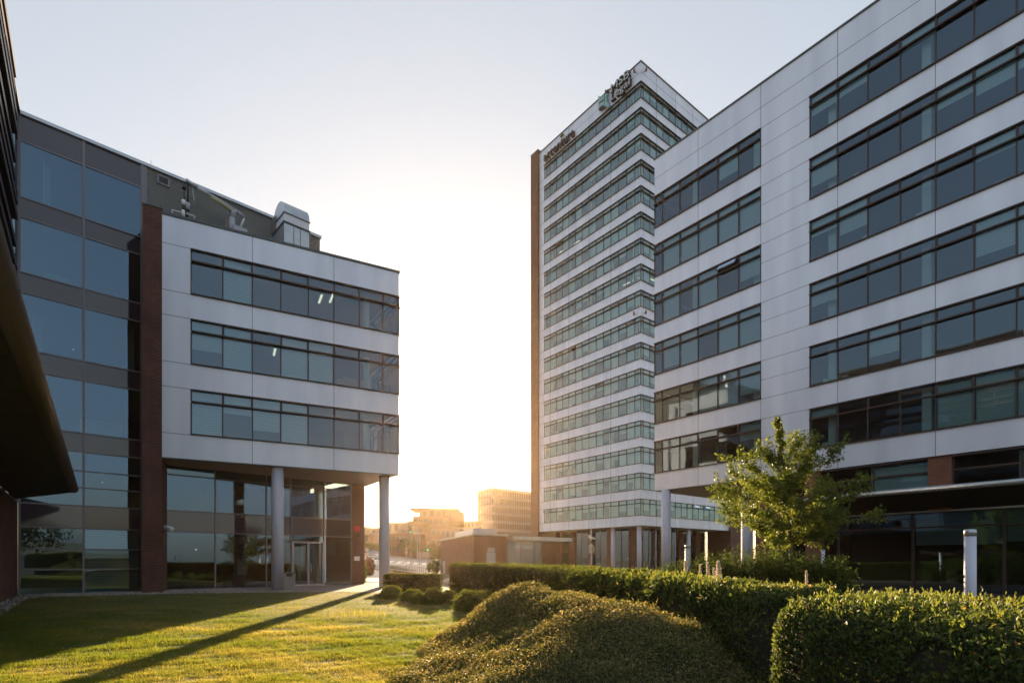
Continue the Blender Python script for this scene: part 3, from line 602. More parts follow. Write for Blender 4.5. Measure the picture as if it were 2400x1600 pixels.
# ------------------------------------------------------------------ leaves and plants
def unit(a): return a / np.maximum(np.linalg.norm(a, axis=1, keepdims=True), 1e-9)
def leaves(name, P, Nn, size, m, aspect=.55, jit=.7, parent=None, updir=None, rnd=None, fold=.12):
    P = np.asarray(P, float); n = len(P); Nn = unit(np.asarray(Nn, float) + rng.normal(0, jit, (n, 3)))
    ref = rng.normal(0, 1, (n, 3)) if updir is None else np.asarray(updir, float) + rng.normal(0, .35, (n, 3))
    T = unit(ref - Nn * (ref * Nn).sum(1, keepdims=True)); B = np.cross(Nn, T); s = (np.ones(n) * size)[:, None]
    V = np.empty((n, 4, 3)); V[:, 0] = P; V[:, 1] = P + T * s * .45 + B * s * aspect / 2 + Nn * s * fold; V[:, 2] = P + T * s; V[:, 3] = P + T * s * .45 - B * s * aspect / 2 + Nn * s * fold
    if parent: V -= np.array(ORG.get(parent.name, (0, 0, 0)))
    me = bpy.data.meshes.new(name); me.vertices.add(4 * n); me.vertices.foreach_set('co', V.reshape(-1))
    me.loops.add(4 * n); me.loops.foreach_set('vertex_index', np.arange(4 * n, dtype=np.int32))
    me.polygons.add(n); me.polygons.foreach_set('loop_start', np.arange(0, 4 * n, 4, dtype=np.int32)); me.polygons.foreach_set('loop_total', np.full(n, 4, dtype=np.int32))
    r = rng.random(n) if rnd is None else np.clip(rnd, 0, 1)
    a = me.attributes.new('rnd', 'FLOAT', 'POINT'); a.data.foreach_set('value', np.repeat(r, 4).astype(np.float32))
    me.materials.append(M[m]); me.update(calc_edges=True); me.validate()
    o = bpy.data.objects.new(name, me); COL.objects.link(o)
    if parent: o.parent = parent; ORG[o.name] = ORG.get(parent.name, (0, 0, 0))
    return o
_ph = rng.random((24, 3)) * 6.28; _dir = unit(rng.normal(0, 1, (24, 3)))
def lump(P, f=1.0, k=0):        # smooth pseudo-noise in about -1..1
    P = np.asarray(P, float); r = np.zeros(len(P))
    for i in range(8): r += np.sin(P @ _dir[(i + k) % 24] * f * (1 + .37 * i) + _ph[(i + k) % 24, 0]) / (1 + .22 * i)
    return r / 3.2
def cloud(n, c, r, hollow=.55, f=2.2, amp=.18, k=0):
    d = unit(rng.normal(0, 1, (n, 3))); rad = (hollow + (1 - hollow) * rng.random(n) ** .6); R_ = np.array(r)
    P = d * rad[:, None]; P *= (1 + amp * lump(d * 3, f, k))[:, None]; return np.array(c) + P * R_, d
def core(name, c, r, m, parent=None, amp=.12, k=0, seg=18, rings=10, cut=None):
    mb = MB(); mb.ball((0, 0, 0), 1, 0, seg, rings); V = np.array(mb.v); V = V * (1 + amp * lump(V * 3, 2.2, k))[:, None] * np.array(r) + np.array(c)
    if cut is not None: V[:, 2] = np.maximum(V[:, 2], cut)
    mb.v = [tuple(v) for v in V]; return mb.build(name, m, parent)

def hedge(name, label, path, half, h, nl, lsize, seed=0, group=None, endl=True, lum=.035, hv=None):
    """clipped hedge swept along a path, rounded in section and at both ends"""
    root = thing(name, label, 'hedge', (path[0][0], path[0][1], 0), group)
    pts = np.array(path, float); seg = np.linalg.norm(np.diff(pts, axis=0), axis=1); cum = np.concatenate([[0], np.cumsum(seg)]); Lh = cum[-1]
    def surf(s, th, inset=0.):
        x = np.interp(s, cum, pts[:, 0]); y = np.interp(s, cum, pts[:, 1]); e = .35
        x2 = np.interp(np.minimum(s + .4, Lh), cum, pts[:, 0]); y2 = np.interp(np.minimum(s + .4, Lh), cum, pts[:, 1]); x1 = np.interp(np.maximum(s - .4, 0), cum, pts[:, 0]); y1 = np.interp(np.maximum(s - .4, 0), cum, pts[:, 1])
        T = np.stack([x2 - x1, y2 - y1], 1); T /= np.linalg.norm(T, axis=1, keepdims=True); Nn = np.stack([T[:, 1], -T[:, 0]], 1)
        ds = np.minimum(s, Lh - s); fe = (1 - (1 - np.clip(ds / e, 0, 1)) ** 3) ** (1 / 3)
        c, sn = np.cos(th), np.sin(th); p = .30; hw = (half - inset) * (.06 + .94 * fe)
        a = hw * np.sign(c) * np.abs(c) ** p; z = ((h if hv is None else np.interp(s, cum, hv)) - inset) * (.88 + .12 * fe) * np.abs(sn) ** p
        a = a * (.93 + .07 * np.clip(z / h, 0, 1))
        P = np.stack([x + Nn[:, 0] * a, y + Nn[:, 1] * a, z], 1)
        sgn = np.where(s < Lh / 2, -1, 1)[:, None] * (1 - np.clip(ds / e, 0, 1))[:, None]
        D = np.stack([Nn[:, 0] * np.sign(c) * np.abs(c) ** 1.5, Nn[:, 1] * np.sign(c) * np.abs(c) ** 1.5, np.abs(sn) ** 3], 1) + np.concatenate([T * sgn, np.zeros((len(s), 1))], 1)
        return P, unit(D)
    # dark twiggy core
    mb = MB(); ns = max(12, int(Lh / .22)); nt_ = 22; ss = np.linspace(0, Lh, ns); tt_ = np.linspace(0, math.pi, nt_)
    S_, T_ = np.meshgrid(ss, tt_, indexing='ij'); P, D = surf(S_.ravel(), T_.ravel(), .05); P = P + D * (lum * lump(P, 4.0, seed) - .03)[:, None]; P[:, 2] = np.maximum(P[:, 2], 0)
    mb.v = [tuple(p) for p in P]
    for i in range(ns - 1):
        for k in range(nt_ - 1):
            a = i * nt_ + k; mb.f.append((a, a + nt_, a + nt_ + 1, a + 1)); mb.m.append(0); mb.sm.append(True); mb.uv += [(0, 0)] * 4
    mb.build('branches', 'twig', root)
    # leaves: more where the camera stands close
    s = rng.random(nl * 3) * Lh
    if endl: s[:nl // 4] = rng.random(nl // 4) ** 1.0 * .38
    th = rng.random(nl * 3) * math.pi; side = rng.random(nl * 3); th = np.where(side < .62, np.where(rng.random(nl * 3) < .5, np.arccos(np.clip(rng.random(nl * 3), 0, 1) ** (1 / .30) * 1), math.pi - np.arccos(rng.random(nl * 3) ** (1 / .30))), th)
    th = np.where(side > .62, np.where(rng.random(nl * 3) < .5, np.arcsin(rng.random(nl * 3) ** (1 / .30)), math.pi - np.arcsin(rng.random(nl * 3) ** (1 / .30))), th)
    P, D = surf(s, th); dist = np.hypot(P[:, 0], P[:, 1]); keep = rng.random(len(P)) < np.clip(1.0 / np.maximum(dist, 1.2) ** .9 * (np.median(dist) ** .9) * .34, 0, 1)
    keep &= ~((lump(P, 7.0, seed + 6) > .62) & (D[:, 2] < .6) & (rng.random(len(P)) < .8)); idx = np.nonzero(keep)[0][:nl]; P, D, dist = P[idx], D[idx], dist[idx]; q = lump(P, 5.0, seed + 3)
    P = P + D * (lum * lump(P, 4.0, seed) + rng.normal(0, .016, len(P)) - .012)[:, None] ; P[:, 2] = np.maximum(P[:, 2], .02)
    sz = lsize * np.clip(dist / 5.0, 1, 2.6) * rng.uniform(.55, 1.25, len(P)); up = D[:, 2] > .75
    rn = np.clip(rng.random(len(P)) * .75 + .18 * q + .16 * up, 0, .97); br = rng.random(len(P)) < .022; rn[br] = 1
    leaves('foliage', P, D, sz, 'hedge', .5, .62, root, D * .4 + np.array([0, 0, .5]), rn)
    # straggling shoots above the clipped top
    k = rng.choice(np.nonzero(up)[0], min(int(nl * .010) + 10, up.sum()), replace=False); Q = []; DD = []; zz = []
    for p, di in zip(P[k], dist[k]):
        hh = rng.uniform(.02, .085); tilt = rng.normal(0, .3, 2)
        for j_ in range(5): Q.append([p[0] + tilt[0] * hh * j_ / 4, p[1] + tilt[1] * hh * j_ / 4, p[2] + hh * j_ / 4]); DD.append([rng.normal(), rng.normal(), .3]); zz.append(lsize * .8 * min(max(di / 5, 1), 2.2))
    leaves('new_shoots', Q, DD, np.array(zz), 'hedge', .45, .3, root, [[0, 0, 1]], np.full(len(Q), .86))
    return root

# the two hedges
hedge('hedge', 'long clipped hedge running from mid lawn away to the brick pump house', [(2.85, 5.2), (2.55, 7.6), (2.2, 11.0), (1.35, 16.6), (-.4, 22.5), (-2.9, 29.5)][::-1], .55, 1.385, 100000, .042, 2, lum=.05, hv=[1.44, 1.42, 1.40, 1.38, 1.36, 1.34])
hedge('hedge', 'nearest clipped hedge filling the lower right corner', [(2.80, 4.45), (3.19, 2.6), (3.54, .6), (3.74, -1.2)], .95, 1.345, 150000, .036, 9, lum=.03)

# cotoneaster mounds: one spreading carpet over two humps
def mz(x, y):
    g = lambda cx, cy, sx, sy, a, rot=0: a * np.exp(-(((x - cx) * math.cos(rot) + (y - cy) * math.sin(rot)) ** 2 / (2 * sx * sx) + (-(x - cx) * math.sin(rot) + (y - cy) * math.cos(rot)) ** 2 / (2 * sy * sy)))
    z = g(.26, 10.74, .95, 1.05, 1.12, .27) + g(1.06, 8.18, .67, 1.21, .89, .44) + g(-.58, 8.2, .93, 1.14, .22, .01) + g(1.73, 6.12, 1.04, .75, .49, -.17) + g(.48, 6.21, 1.14, 1.49, .45, -.09) + g(2.35, 5.4, .65, .9, .26)
    return z
def mfull(x, y):
    z = mz(x, y); edge = z - .16; n = lump(np.stack([x, y, 0 * x], 1), 3.2, 5) * .055 + lump(np.stack([x, y, 0 * x], 1), 6.5, 9) * .045 + lump(np.stack([x, y, 0 * x], 1), 15., 3) * .026
    return edge * 1.12 + n
gx, gy = np.meshgrid(np.linspace(-3.2, 3.4, 133), np.linspace(3.6, 15, 191), indexing='ij'); zz_ = mfull(gx.ravel(), gy.ravel()) - .045
mroot = thing('cotoneaster', 'brown green ground cover carpet spreading over two rounded humps in the foreground', 'ground cover', (.5, 9, 0))
mb = MB(); mb.v = [tuple(p) for p in np.stack([gx.ravel(), gy.ravel(), np.maximum(zz_, -.25)], 1)]
for i in range(132):
    for k in range(190):
        a = i * 191 + k
        if max(zz_[a], zz_[a + 1], zz_[a + 191]) > -.12: mb.f.append((a, a + 191, a + 192, a + 1)); mb.m.append(0); mb.sm.append(True); mb.uv += [(0, 0)] * 4
mb.build('branches', 'twig', mroot)
n = 620000; x = rng.uniform(-3.2, 3.4, n); y = 3.6 + 11 * rng.random(n) ** 1.15; z = mfull(x, y); ok = (z > .0) & (x < 3.0); x, y, z = x[ok], y[ok], z[ok]
e = .02; nx = -(mfull(x + e, y) - z) / e; ny = -(mfull(x, y + e) - z) / e; D = unit(np.stack([nx, ny, np.ones_like(nx)], 1)); P = np.stack([x, y, z], 1)
kd = rng.random(len(P)) < np.clip(9.0 / y / 1.9, 0, 1); P, D = P[kd][:230000], D[kd][:230000]; P += D * (rng.random(len(P)) ** 3 * .10 - .02)[:, None]
q = lump(P, 9.0, 4) * .24 + lump(P, 2.0, 14) * .14 - .08; leaves('foliage', P, D, .030 * np.clip(P[:, 1] / 7, .8, 1.6) * rng.uniform(.6, 1.5, len(P)), 'mound', .6, .8, mroot, None, rng.random(len(P)) * .95 + q)
k = rng.choice(len(P), 16000, replace=False); dv = rng.normal(0, 1, (len(k), 3)); dv[:, 2] = np.abs(dv[:, 2]) * .5
leaves('twigs', P[k], D[k], rng.uniform(.05, .12, len(k)), 'mound', .05, .8, mroot, dv + D[k] * .5, rng.random(len(k)) * .35 + .65, fold=.0)

# cushion shrubs at the lawn edge
LBL = ['low dark cushion shrub nearest the right round column', 'wide sunlit cushion shrub second from the round column', 'small sunlit cushion shrub in front of the wide one', 'rounded sunlit cushion shrub in the middle of the row',
       'half shaded cushion shrub under the end of the long hedge', 'large low cushion shrub beside the brown ground cover', 'shaded flat cushion shrub against the foot of the long hedge', 'small shrub behind the large low cushion shrub']
for (pl, pr, pt, pb), lb in zip([(887, 940, 1375, 1403), (934, 994, 1383, 1409), (962, 998, 1393, 1416), (990, 1035, 1382, 1417), (1029, 1070, 1387, 1414), (1062, 1150, 1389, 1432), (1118, 1172, 1385, 1410), (1040, 1100, 1392, 1412)], LBL):
    Y = EYE * F / (pb - HY); w_ = (pr - pl) / 2 / F * Y; X = ((pl + pr) / 2 - CX) / F * Y; Y += w_ * .6; hh = EYE - (pt - HY) / F * Y
    r_ = thing('cushion_shrub', lb, 'shrub', (X, Y, 0), 'cushion shrubs along the lawn edge'); kk = int(X * 7) % 20
    core('branches', (X, Y, 0), (w_ * .82, w_ * .72, hh * .82), 'twig', r_, .1, kk, cut=0)
    P, D = cloud(20000, (X, Y, 0), (w_ * 1.02, w_ * .9, hh * 1.05), .78, 2.4, .24, kk); kq = P[:, 2] > 0; leaves('foliage', P[kq], D[kq], rng.uniform(.04, .10, kq.sum()), 'cushion', .35, .5, r_, D[kq] + np.array([0, 0, .8]), rng.random(kq.sum()) * .8 + .2 * lump(P[kq], 5))
hedge('hedge', 'low narrow hedge between the right round column and the long hedge', [(-6.75, 29.0), (-5.2, 28.6), (-3.7, 28.2)], .42, .86, 9000, .05, 4)
# junipers behind the hedge
JL = ['spreading dark juniper nearest the round column of the right office', 'low juniper to the left of the white flower spikes', 'broad juniper mound directly behind the white flower spikes', 'dark spreading juniper left of the young maple', 'dense juniper at the foot of the maple trunk', 'juniper just right of the maple trunk', 'rightmost juniper with long arching sprays beside the dark ground floor']
for (px, pt, hw, Y), lb in zip([(1580, 1322, 38, 21), (1655, 1303, 52, 20), (1725, 1293, 55, 19), (1790, 1295, 50, 18), (1850, 1302, 45, 17), (1905, 1308, 48, 16), (1955, 1318, 42, 15.5)], JL):
    X = (px - CX) / F * Y; w_ = hw / F * Y * 1.45; hh = (EYE - (pt - HY) / F * Y) * 1.12
    r_ = thing('juniper', lb, 'shrub', (X, Y, 0), 'junipers behind the long hedge'); kk = px % 20
    core('branches', (X, Y, 0), (w_ * .62, w_ * .55, hh * .58), 'twig', r_, .2, kk, cut=0)
    P = []; D = []; U = []
    for b in range(300):
        az = rng.random() * 6.28; el = rng.uniform(.15, 1.35); d = np.array([math.cos(az) * math.cos(el), math.sin(az) * math.cos(el), math.sin(el)]); L_ = rng.uniform(.75, 1.12)
        for s in np.linspace(.35, 1, 30):
            p = np.array([X, Y, 0]) + d * np.array([w_, w_, hh]) * s * L_ + np.array([0, 0, -.12 * s * s * w_]) + rng.normal(0, .035, 3)
            if p[2] > 0: P.append(p); U.append(d * .8 + rng.normal(0, .5, 3)); D.append([-d[2] * d[0], -d[2] * d[1], 1 - d[2] ** 2 + .1])
    P = np.array(P); leaves('foliage', P, D, rng.uniform(.06, .15, len(P)), 'juniper', .3, .5, r_, np.array(U), rng.random(len(P)))
# white flower spikes behind the hedge
M['flower'] = leafm('cream_flower', G((0, (.55, .50, .40)), (1, (.72, .68, .58))), .35, (1.2, 1.1, 1.0))
for (px, pt, w_), lb in zip([(1607, 1316, .09), (1659, 1321, .07), (1684, 1317, .13), (1673, 1332, .05), (1641, 1325, .04), (1890, 1340, .05)], ['white flower spike in front of the far bollard light', 'small white flower spike between two taller ones', 'fullest white flower spike above the hedge', 'tiny flower spike left of the fullest one', 'thin flower spike right of the far bollard light', 'thin green flower spike in front of the maple trunk']):
    Y = 9.0; X = (px - CX) / F * Y; top = EYE - (pt - HY) / F * Y; r_ = thing('flower_spike', lb, 'flower', (X, Y, 0), 'flower spikes behind the hedge')
    s_ = MB(); s_.tube([(X, Y, 0), (X + .01, Y, top)], [.008, .003], 6); s_.build('stem', 'cushion', r_)
    nn = int(900 * w_ / .09); u = rng.random(nn); a = rng.random(nn) * 6.28; rr_ = w_ * .55 * (1 - u * .75) * np.sqrt(rng.random(nn)); P = np.stack([X + rr_ * np.cos(a), Y + rr_ * np.sin(a), top - .36 + u * .38], 1)
    leaves('blossom', P, P - np.array([X, Y, top - .3]), .02, 'flower', .8, .8, r_)

# young maple
tx, ty = (1855 - CX) / F * 18, 18.0
tree = thing('maple_tree', 'young maple with a loose pointed crown, golden on its left side, behind the hedge', 'tree', (tx, ty, 0))
def P3(px, py, dy=0): return np.array(at(px, py, ty + dy))
tr_m = MB(); trunk = [P3(1855, 1429.3), P3(1856, 1330), P3(1853, 1270), P3(1846, 1190), P3(1838, 1110), P3(1828, 1040), P3(1822, 988)]; trunk[0][2] = -.05
tr_m.tube(trunk, [.095, .075, .065, .05, .035, .02, .006], 12)
def on(u): q = u * (len(trunk) - 1); i = min(int(q), len(trunk) - 2); return trunk[i] * (1 - q + i) + trunk[i + 1] * (q - i)
tips = [(1886, 1018, .3, .72), (1978, 1040, -.4, .62), (1738, 1072, -.3, .60), (1677, 1140, .2, .52), (1686, 1196, -.5, .42), (1760, 1225, .9, .36), (1803, 1262, -.8, .34), (2066, 1203, .1, .44), (2042, 1113, .4, .54), (1925, 1252, -.7, .36),
        (1760, 1120, 1.4, .5), (1950, 1130, 1.3, .5), (1850, 1100, -1.3, .55), (1780, 1050, .5, .66), (1895, 1080, -1.1, .6), (1990, 1190, -1.2, .42), (1730, 1185, 1.1, .42), (1880, 1215, 1.6, .36), (1960, 1235, .5, .38), (1712, 1105, -.6, .55), (1905, 1045, .8, .68), (1845, 1160, 1.5, .45), (1815, 1130, -1.6, .5), (1930, 1180, -1.6, .42), (1790, 1195, -1.5, .4), (2010, 1155, .9, .5)]
LP, LD = [], []
def twig(a, b, r0, n, spread, steps=7, droop=.0):
    pts = [a]; c = (a + b) / 2 + np.array([0, 0, -.10 * np.linalg.norm(b - a)]) + rng.normal(0, .05, 3)
    for s in np.linspace(0, 1, steps)[1:]: pts.append((1 - s) ** 2 * a + 2 * s * (1 - s) * c + s * s * b + rng.normal(0, .012, 3))
    tr_m.tube([tuple(p) for p in pts], list(np.linspace(r0, .004, len(pts))), 5, cap=False)
    for _ in range(n):
        s = rng.random() ** .75; i = min(int(s * (steps - 1)), steps - 2); p = pts[i] + (pts[i + 1] - pts[i]) * rng.random() + rng.normal(0, spread * (1.25 - .7 * s), 3); LP.append(p); LD.append([rng.normal(0, .6), rng.normal(0, .6), .7])
    return pts
for px, py, dy, u in tips:
    a = on(u); b = P3(px, py, dy); pts = twig(a, b, .028, 230, .10, 9)
    for k in range(11):
        i = rng.integers(2, 8); p = pts[i]; d = (b - a) / np.linalg.norm(b - a); o_ = p + d * rng.uniform(.15, .5) + rng.normal(0, .24, 3) + np.array([0, 0, .12]); twig(p, o_, .010, 84, .09, 4)
for u in np.linspace(.55, 1, 16):
    for k in range(2): twig(on(u), on(u) + np.array([rng.normal(0, .22), rng.normal(0, .22), rng.uniform(.1, .3)]) * (1.25 - u), .008, 55, .06, 4)
tr_m.build('trunk', 'bark', tree)
LP = np.array(LP); leaves('crown', LP, LD, rng.uniform(.045, .10, len(LP)), 'maple', .85, .55, tree, None, rng.random(len(LP)) * .8 + .2 * lump(LP, 3))

# lawn
def gp(px, py, z=0): Y = (EYE - z) * F / (py - HY); return ((px - CX) / F * Y, Y)
def drape(name, poly, dz, m, step=None, kind='structure', lab=None):
    mb = MB(); mb.face([(x, y, gz(x, y) + dz) for x, y in poly], 0); o = mb.build(name, m); setkind(o, kind, lab); return o
def gz(x, y):
    if y < 40: return 0.
    ax, ay, bx, by = -22.6, 100., -8.0, 57.; L_ = math.hypot(bx - ax, by - ay); d = ((bx - ax) * (y - ay) - (by - ay) * (x - ax)) / L_; d = -d if ((bx - ax) * (0 - ay) - (by - ay) * (0 - ax)) < 0 else d
    z = 0.
    if d > 0 and y < 108 and x < -3: e = max(0, 1 - d / 16) * min(1, (y - 40) / 8) * min(1, (-3 - x) / 3); z -= .6 * e * e * (3 - 2 * e)
    s = np.interp(x, [-60, -38, -16, 0, 6], [.045, .04, .013, .008, 0]); z += s * max(0, y - 78); return z
yl = [gp(0, 1394)[1], 25.9, 27.9, 28.45, 27.9]
lawn = [(1.2, -3), (1.6, 6), (.9, 13), (-.9, 18.5), (-3.2, 23), (-6.3, 26.5), gp(878, 1388), gp(796, 1386.6), gp(637, 1388), gp(400, 1391.5), gp(320, 1394), gp(110, 1398), gp(60, 1404), gp(0, 1443), (-12.5, 11.5), (-6.5, 3), (-3.5, -3)]
LW = thing('lawn', 'sunlit mown lawn crossed by long column shadows', 'lawn', (0, 0, 0)); LW['kind'] = 'stuff'
mb = MB(); mb.face([(x, y, .008) for x, y in lawn]); mb.build('turf', 'lawn', LW)
def inside(P, poly):
    c = np.zeros(len(P), bool); x, y = P[:, 0], P[:, 1]; j_ = len(poly) - 1
    for i in range(len(poly)):
        (xi, yi), (xj, yj) = poly[i], poly[j_]; hit = ((yi > y) != (yj > y)) & (x < (xj - xi) * (y - yi) / (yj - yi + 1e-12) + xi); c ^= hit; j_ = i
    return c
n = 900000; y = 5.2 / (1 - rng.random(n) * .82); x = rng.uniform(-1, .25, n) * y * .98; P = np.stack([x, y, np.full(n, .0)], 1); P = P[inside(P, lawn) & (y > 5.2)]; P = P[mfull(P[:, 0], P[:, 1]) < .03][:430000]
tuft = lump(P, 3.5, 2) * .5 + lump(P, 11., 7) * .5; hgt = (.030 + .028 * rng.random(len(P)) + .034 * np.clip(tuft, -1, 1)) * np.clip(P[:, 1] / 9, .9, 1.25); hgt = np.maximum(hgt, .014)
up = np.tile([0., 0, 1.], (len(P), 1)) + rng.normal(0, .42, (len(P), 3)); side_ = rng.normal(0, 1, (len(P), 3)); side_[:, 2] = 0
dry = lump(P, 1.5, 11) * .30 + lump(P, .5, 17) * .22 + lump(P, 5., 4) * .14 + np.interp(P[:, 0], [-12, -3], [-.12, .14])
leaves('grass', P, side_, hgt, 'grassb', .12 * 1.0, .1, LW, up, rng.random(len(P)) * .62 + .12 + dry, fold=0)
gcl = []
for (px, py, rr_, nn, hh) in ((835, 1448, .75, 330, .30), (700, 1500, .3, 30, .12), (955, 1530, .25, 40, .14)):
    c = gp(px, py); a = rng.random(nn) * 6.28; r0 = np.sqrt(rng.random(nn)) * rr_; Pt = np.stack([c[0] + r0 * np.cos(a) * 1.2, c[1] + r0 * np.sin(a) * .8, 0 * a], 1)
    o = leaves('tall_grass', Pt, rng.normal(0, 1, (nn, 3)) * np.array([1, 1, 0]), rng.uniform(.5, 1.1, nn) * hh, 'grassb', .025, .1, LW, np.tile([.1, 0, 1.], (nn, 1)) + rng.normal(0, .1, (nn, 3)), .6 + .4 * rng.random(nn), fold=0)
nn = 260; pxs = rng.uniform(120, 900, nn); pys = rng.uniform(1415, 1595, nn) ** 1.0; Pd = np.array([(*gp(a, b), .055) for a, b in zip(pxs, pys)]); Pd = Pd[inside(Pd, lawn)]
leaves('daisies', Pd, np.tile([0, -.4, 1.], (len(Pd), 1)), .022, 'flower', 1., .3, LW)
# cobbles by the wall and loose stones at the far left
def stones(label, poly, n, smin, smax):
    P = np.array(poly); Q = np.stack([rng.uniform(P[:, 0].min(), P[:, 0].max(), n), rng.uniform(P[:, 1].min(), P[:, 1].max(), n)], 1); Q = Q[inside(Q, poly)]; mb = MB()
    for q in Q:
        s = rng.uniform(smin, smax); mb.ball((q[0], q[1], s * .25), s, 0, 6, 4, tuple(rng.uniform(.6, 1.2, 3) * np.array([1, 1, .7])))
    o = mb.build('stones', 'concrete'); o['kind'] = 'stuff'; o['label'] = label; return o
wl = lambda px, dy=0: FA.p(FA.t_at(px), .12, 0)[:2]
stones('strip of rounded stones along the foot of the glazed wall', [gp(110, 1398), gp(320, 1393.5), gp(400, 1391), gp(600, 1388.4), wl(560), wl(385), wl(60)], 4200, .03, .07)
stones('loose pale stones at the far left edge of the lawn', [gp(110, 1398), gp(60, 1404), gp(2, 1441), (-14, 12.8), (-19, 19.5), (-22.6, 24.8)], 2600, .03, .075)
# wood behind the viewer, seen only as a reflection in the glass
P, D = [], []
for i in range(26):
    cx_ = -70 + i * 4.6 + rng.uniform(-1.5, 1.5); cy_ = rng.uniform(-62, -40); r_ = rng.uniform(3.0, 5.6); a, b = cloud(1100, (cx_, cy_, r_ * 1.1), (r_, r_, r_ * 1.15), .3, 2, .25, i % 20); k = a[:, 2] > 0; P.append(a[k]); D.append(b[k])
P = np.concatenate(P); o = leaves('wood', P, np.concatenate(D), rng.uniform(.35, .7, len(P)), 'farleaf', .7, .5); o['kind'] = 'stuff'; o['label'] = 'line of leafy trees mirrored in the lobby glass'
# ------------------------------------------------------------------ ground, roads
xs_ = np.concatenate([np.linspace(-900, -80, 14), np.linspace(-72, 12, 64), np.linspace(20, 900, 16)]); ys_ = np.concatenate([np.linspace(-400, 34, 10), np.linspace(38, 112, 60), np.linspace(118, 320, 50), np.linspace(360, 2500, 20)])
mb = MB(); mb.v = [(x, y, gz(x, y) if y < 320 else gz(x, 320) + (y - 320) * .004) for x in xs_ for y in ys_]
for i in range(len(xs_) - 1):
    for k in range(len(ys_) - 1): a = i * len(ys_) + k; mb.f.append((a, a + len(ys_), a + len(ys_) + 1, a + 1)); mb.m.append(0); mb.sm.append(True); mb.uv += [(0, 0)] * 4
g = mb.build('ground', 'terrain'); g['kind'] = 'structure'
def sheet(name, poly, dz, m, lab=None, st=1.6):
    """a sheet that follows the terrain: fine triangulated grid clipped to a polygon"""
    P = np.array(poly); xs = np.arange(P[:, 0].min(), P[:, 0].max() + st, st); ys = np.arange(P[:, 1].min(), P[:, 1].max() + st, st); mb = MB()
    for x in xs:
        for y in ys:
            if inside(np.array([[x + st / 2, y + st / 2]]), poly)[0]:
                pts = [(a, b, gz(a, b) + dz) for a, b in ((x, y), (x + st, y), (x + st, y + st), (x, y + st))]; mb.face(pts, 0, [(p[0], p[1]) for p in pts])
    o = mb.build(name, m); setkind(o, 'structure', lab); return o
mb = MB(); mb.face([(x, y, .012) for x, y in [gp(600, 1388.2), gp(637, 1388), gp(796, 1386.4), gp(878, 1387.6), (-6.0, 27.2), (-6.6, 40.5), (-12.0, 40.5), FA.p(18, 0, 0)[:2], FA.p(8.6, .1, 0)[:2]]]); setkind(mb.build('paving', 'paving'), 'structure')
mb = MB(); mb.face([(x, y, .004) for x, y in [(2.2, -6), (2.0, 8), (.6, 17), (-3.2, 27), (-4, 39.9), (60, 39.9), (60, -6)]]); setkind(mb.build('planting_bed', 'soil'), 'structure')
sheet('road', [(-20, 40.5), (-2, 40.5), (-3, 50), (-9.2, 57.5), (-24, 98), (-60, 98), (-60, 46)], .05, 'asphalt', st=1.5)
sheet('road', [(-9, 66), (-5, 78), (-2, 96), (4, 110), (4, 150), (-30, 185), (-75, 170), (-75, 104), (-22, 104)], .05, 'asphalt', st=2.0)
M['asphalt2'] = noisy('glare_pale_asphalt', (.26, .235, .22), (.33, .30, .28), .3, .45, .1, bscale=40)  # base colour paler than plain asphalt, holding the low sun's glare on the road
for o in list(bpy.data.objects):
    if o.name.startswith('road') and o.type == 'MESH': o.data.materials[0] = M['asphalt2']
for k in range(9):                        # zebra crossing
    x0 = -37 + k * 1.9; mb = MB(); mb.face([(x, y, gz(x, y) + .09) for x, y in ((x0, 132), (x0 + .95, 132), (x0 + 3.2, 117), (x0 + 2.25, 117))]); o = mb.build('road_marking', 'marking'); o['kind'] = 'structure'
M['kerb'] = mat('kerb_stone', (.42, .38, .35), .8)
mb = MB()
for x0, y0, x1, y1 in ((-45, 176, -26, 186), (-26, 186, 2, 152)):
    d = Vector((x1 - x0, y1 - y0)); az = math.degrees(math.atan2(d.x, d.y)); fr = Fr((x0, y0), az)
    for k in range(10):
        a = d.length * k / 10; q = fr.p(a, 0, 0); zz = gz(q[0], q[1]); mb.box(fr, a, a + d.length / 10, -3, 0, zz - .5, zz + .16)
setkind(mb.build('pavement', 'kerb'), 'structure')
# hill on the skyline
hx = np.linspace(-420, 260, 60); mb = MB()
for i, x in enumerate(hx):
    top = 62 + 9 * math.sin(i * .31) + 4 * math.sin(i * .9) - .02 * abs(x + 180); mb.v += [(x, 760, 0), (x, 900, top), (x, 1150, top + 12)]
for i in range(59):
    for k in range(2): a = i * 3 + k; mb.f.append((a, a + 3, a + 4, a + 1)); mb.m.append(0); mb.sm.append(True); mb.uv += [(0, 0)] * 4
setkind(mb.build('hill', noisy('wooded_hill', (.08, .09, .05), (.15, .14, .08), .02, .95, .5, bscale=.12)), 'structure')

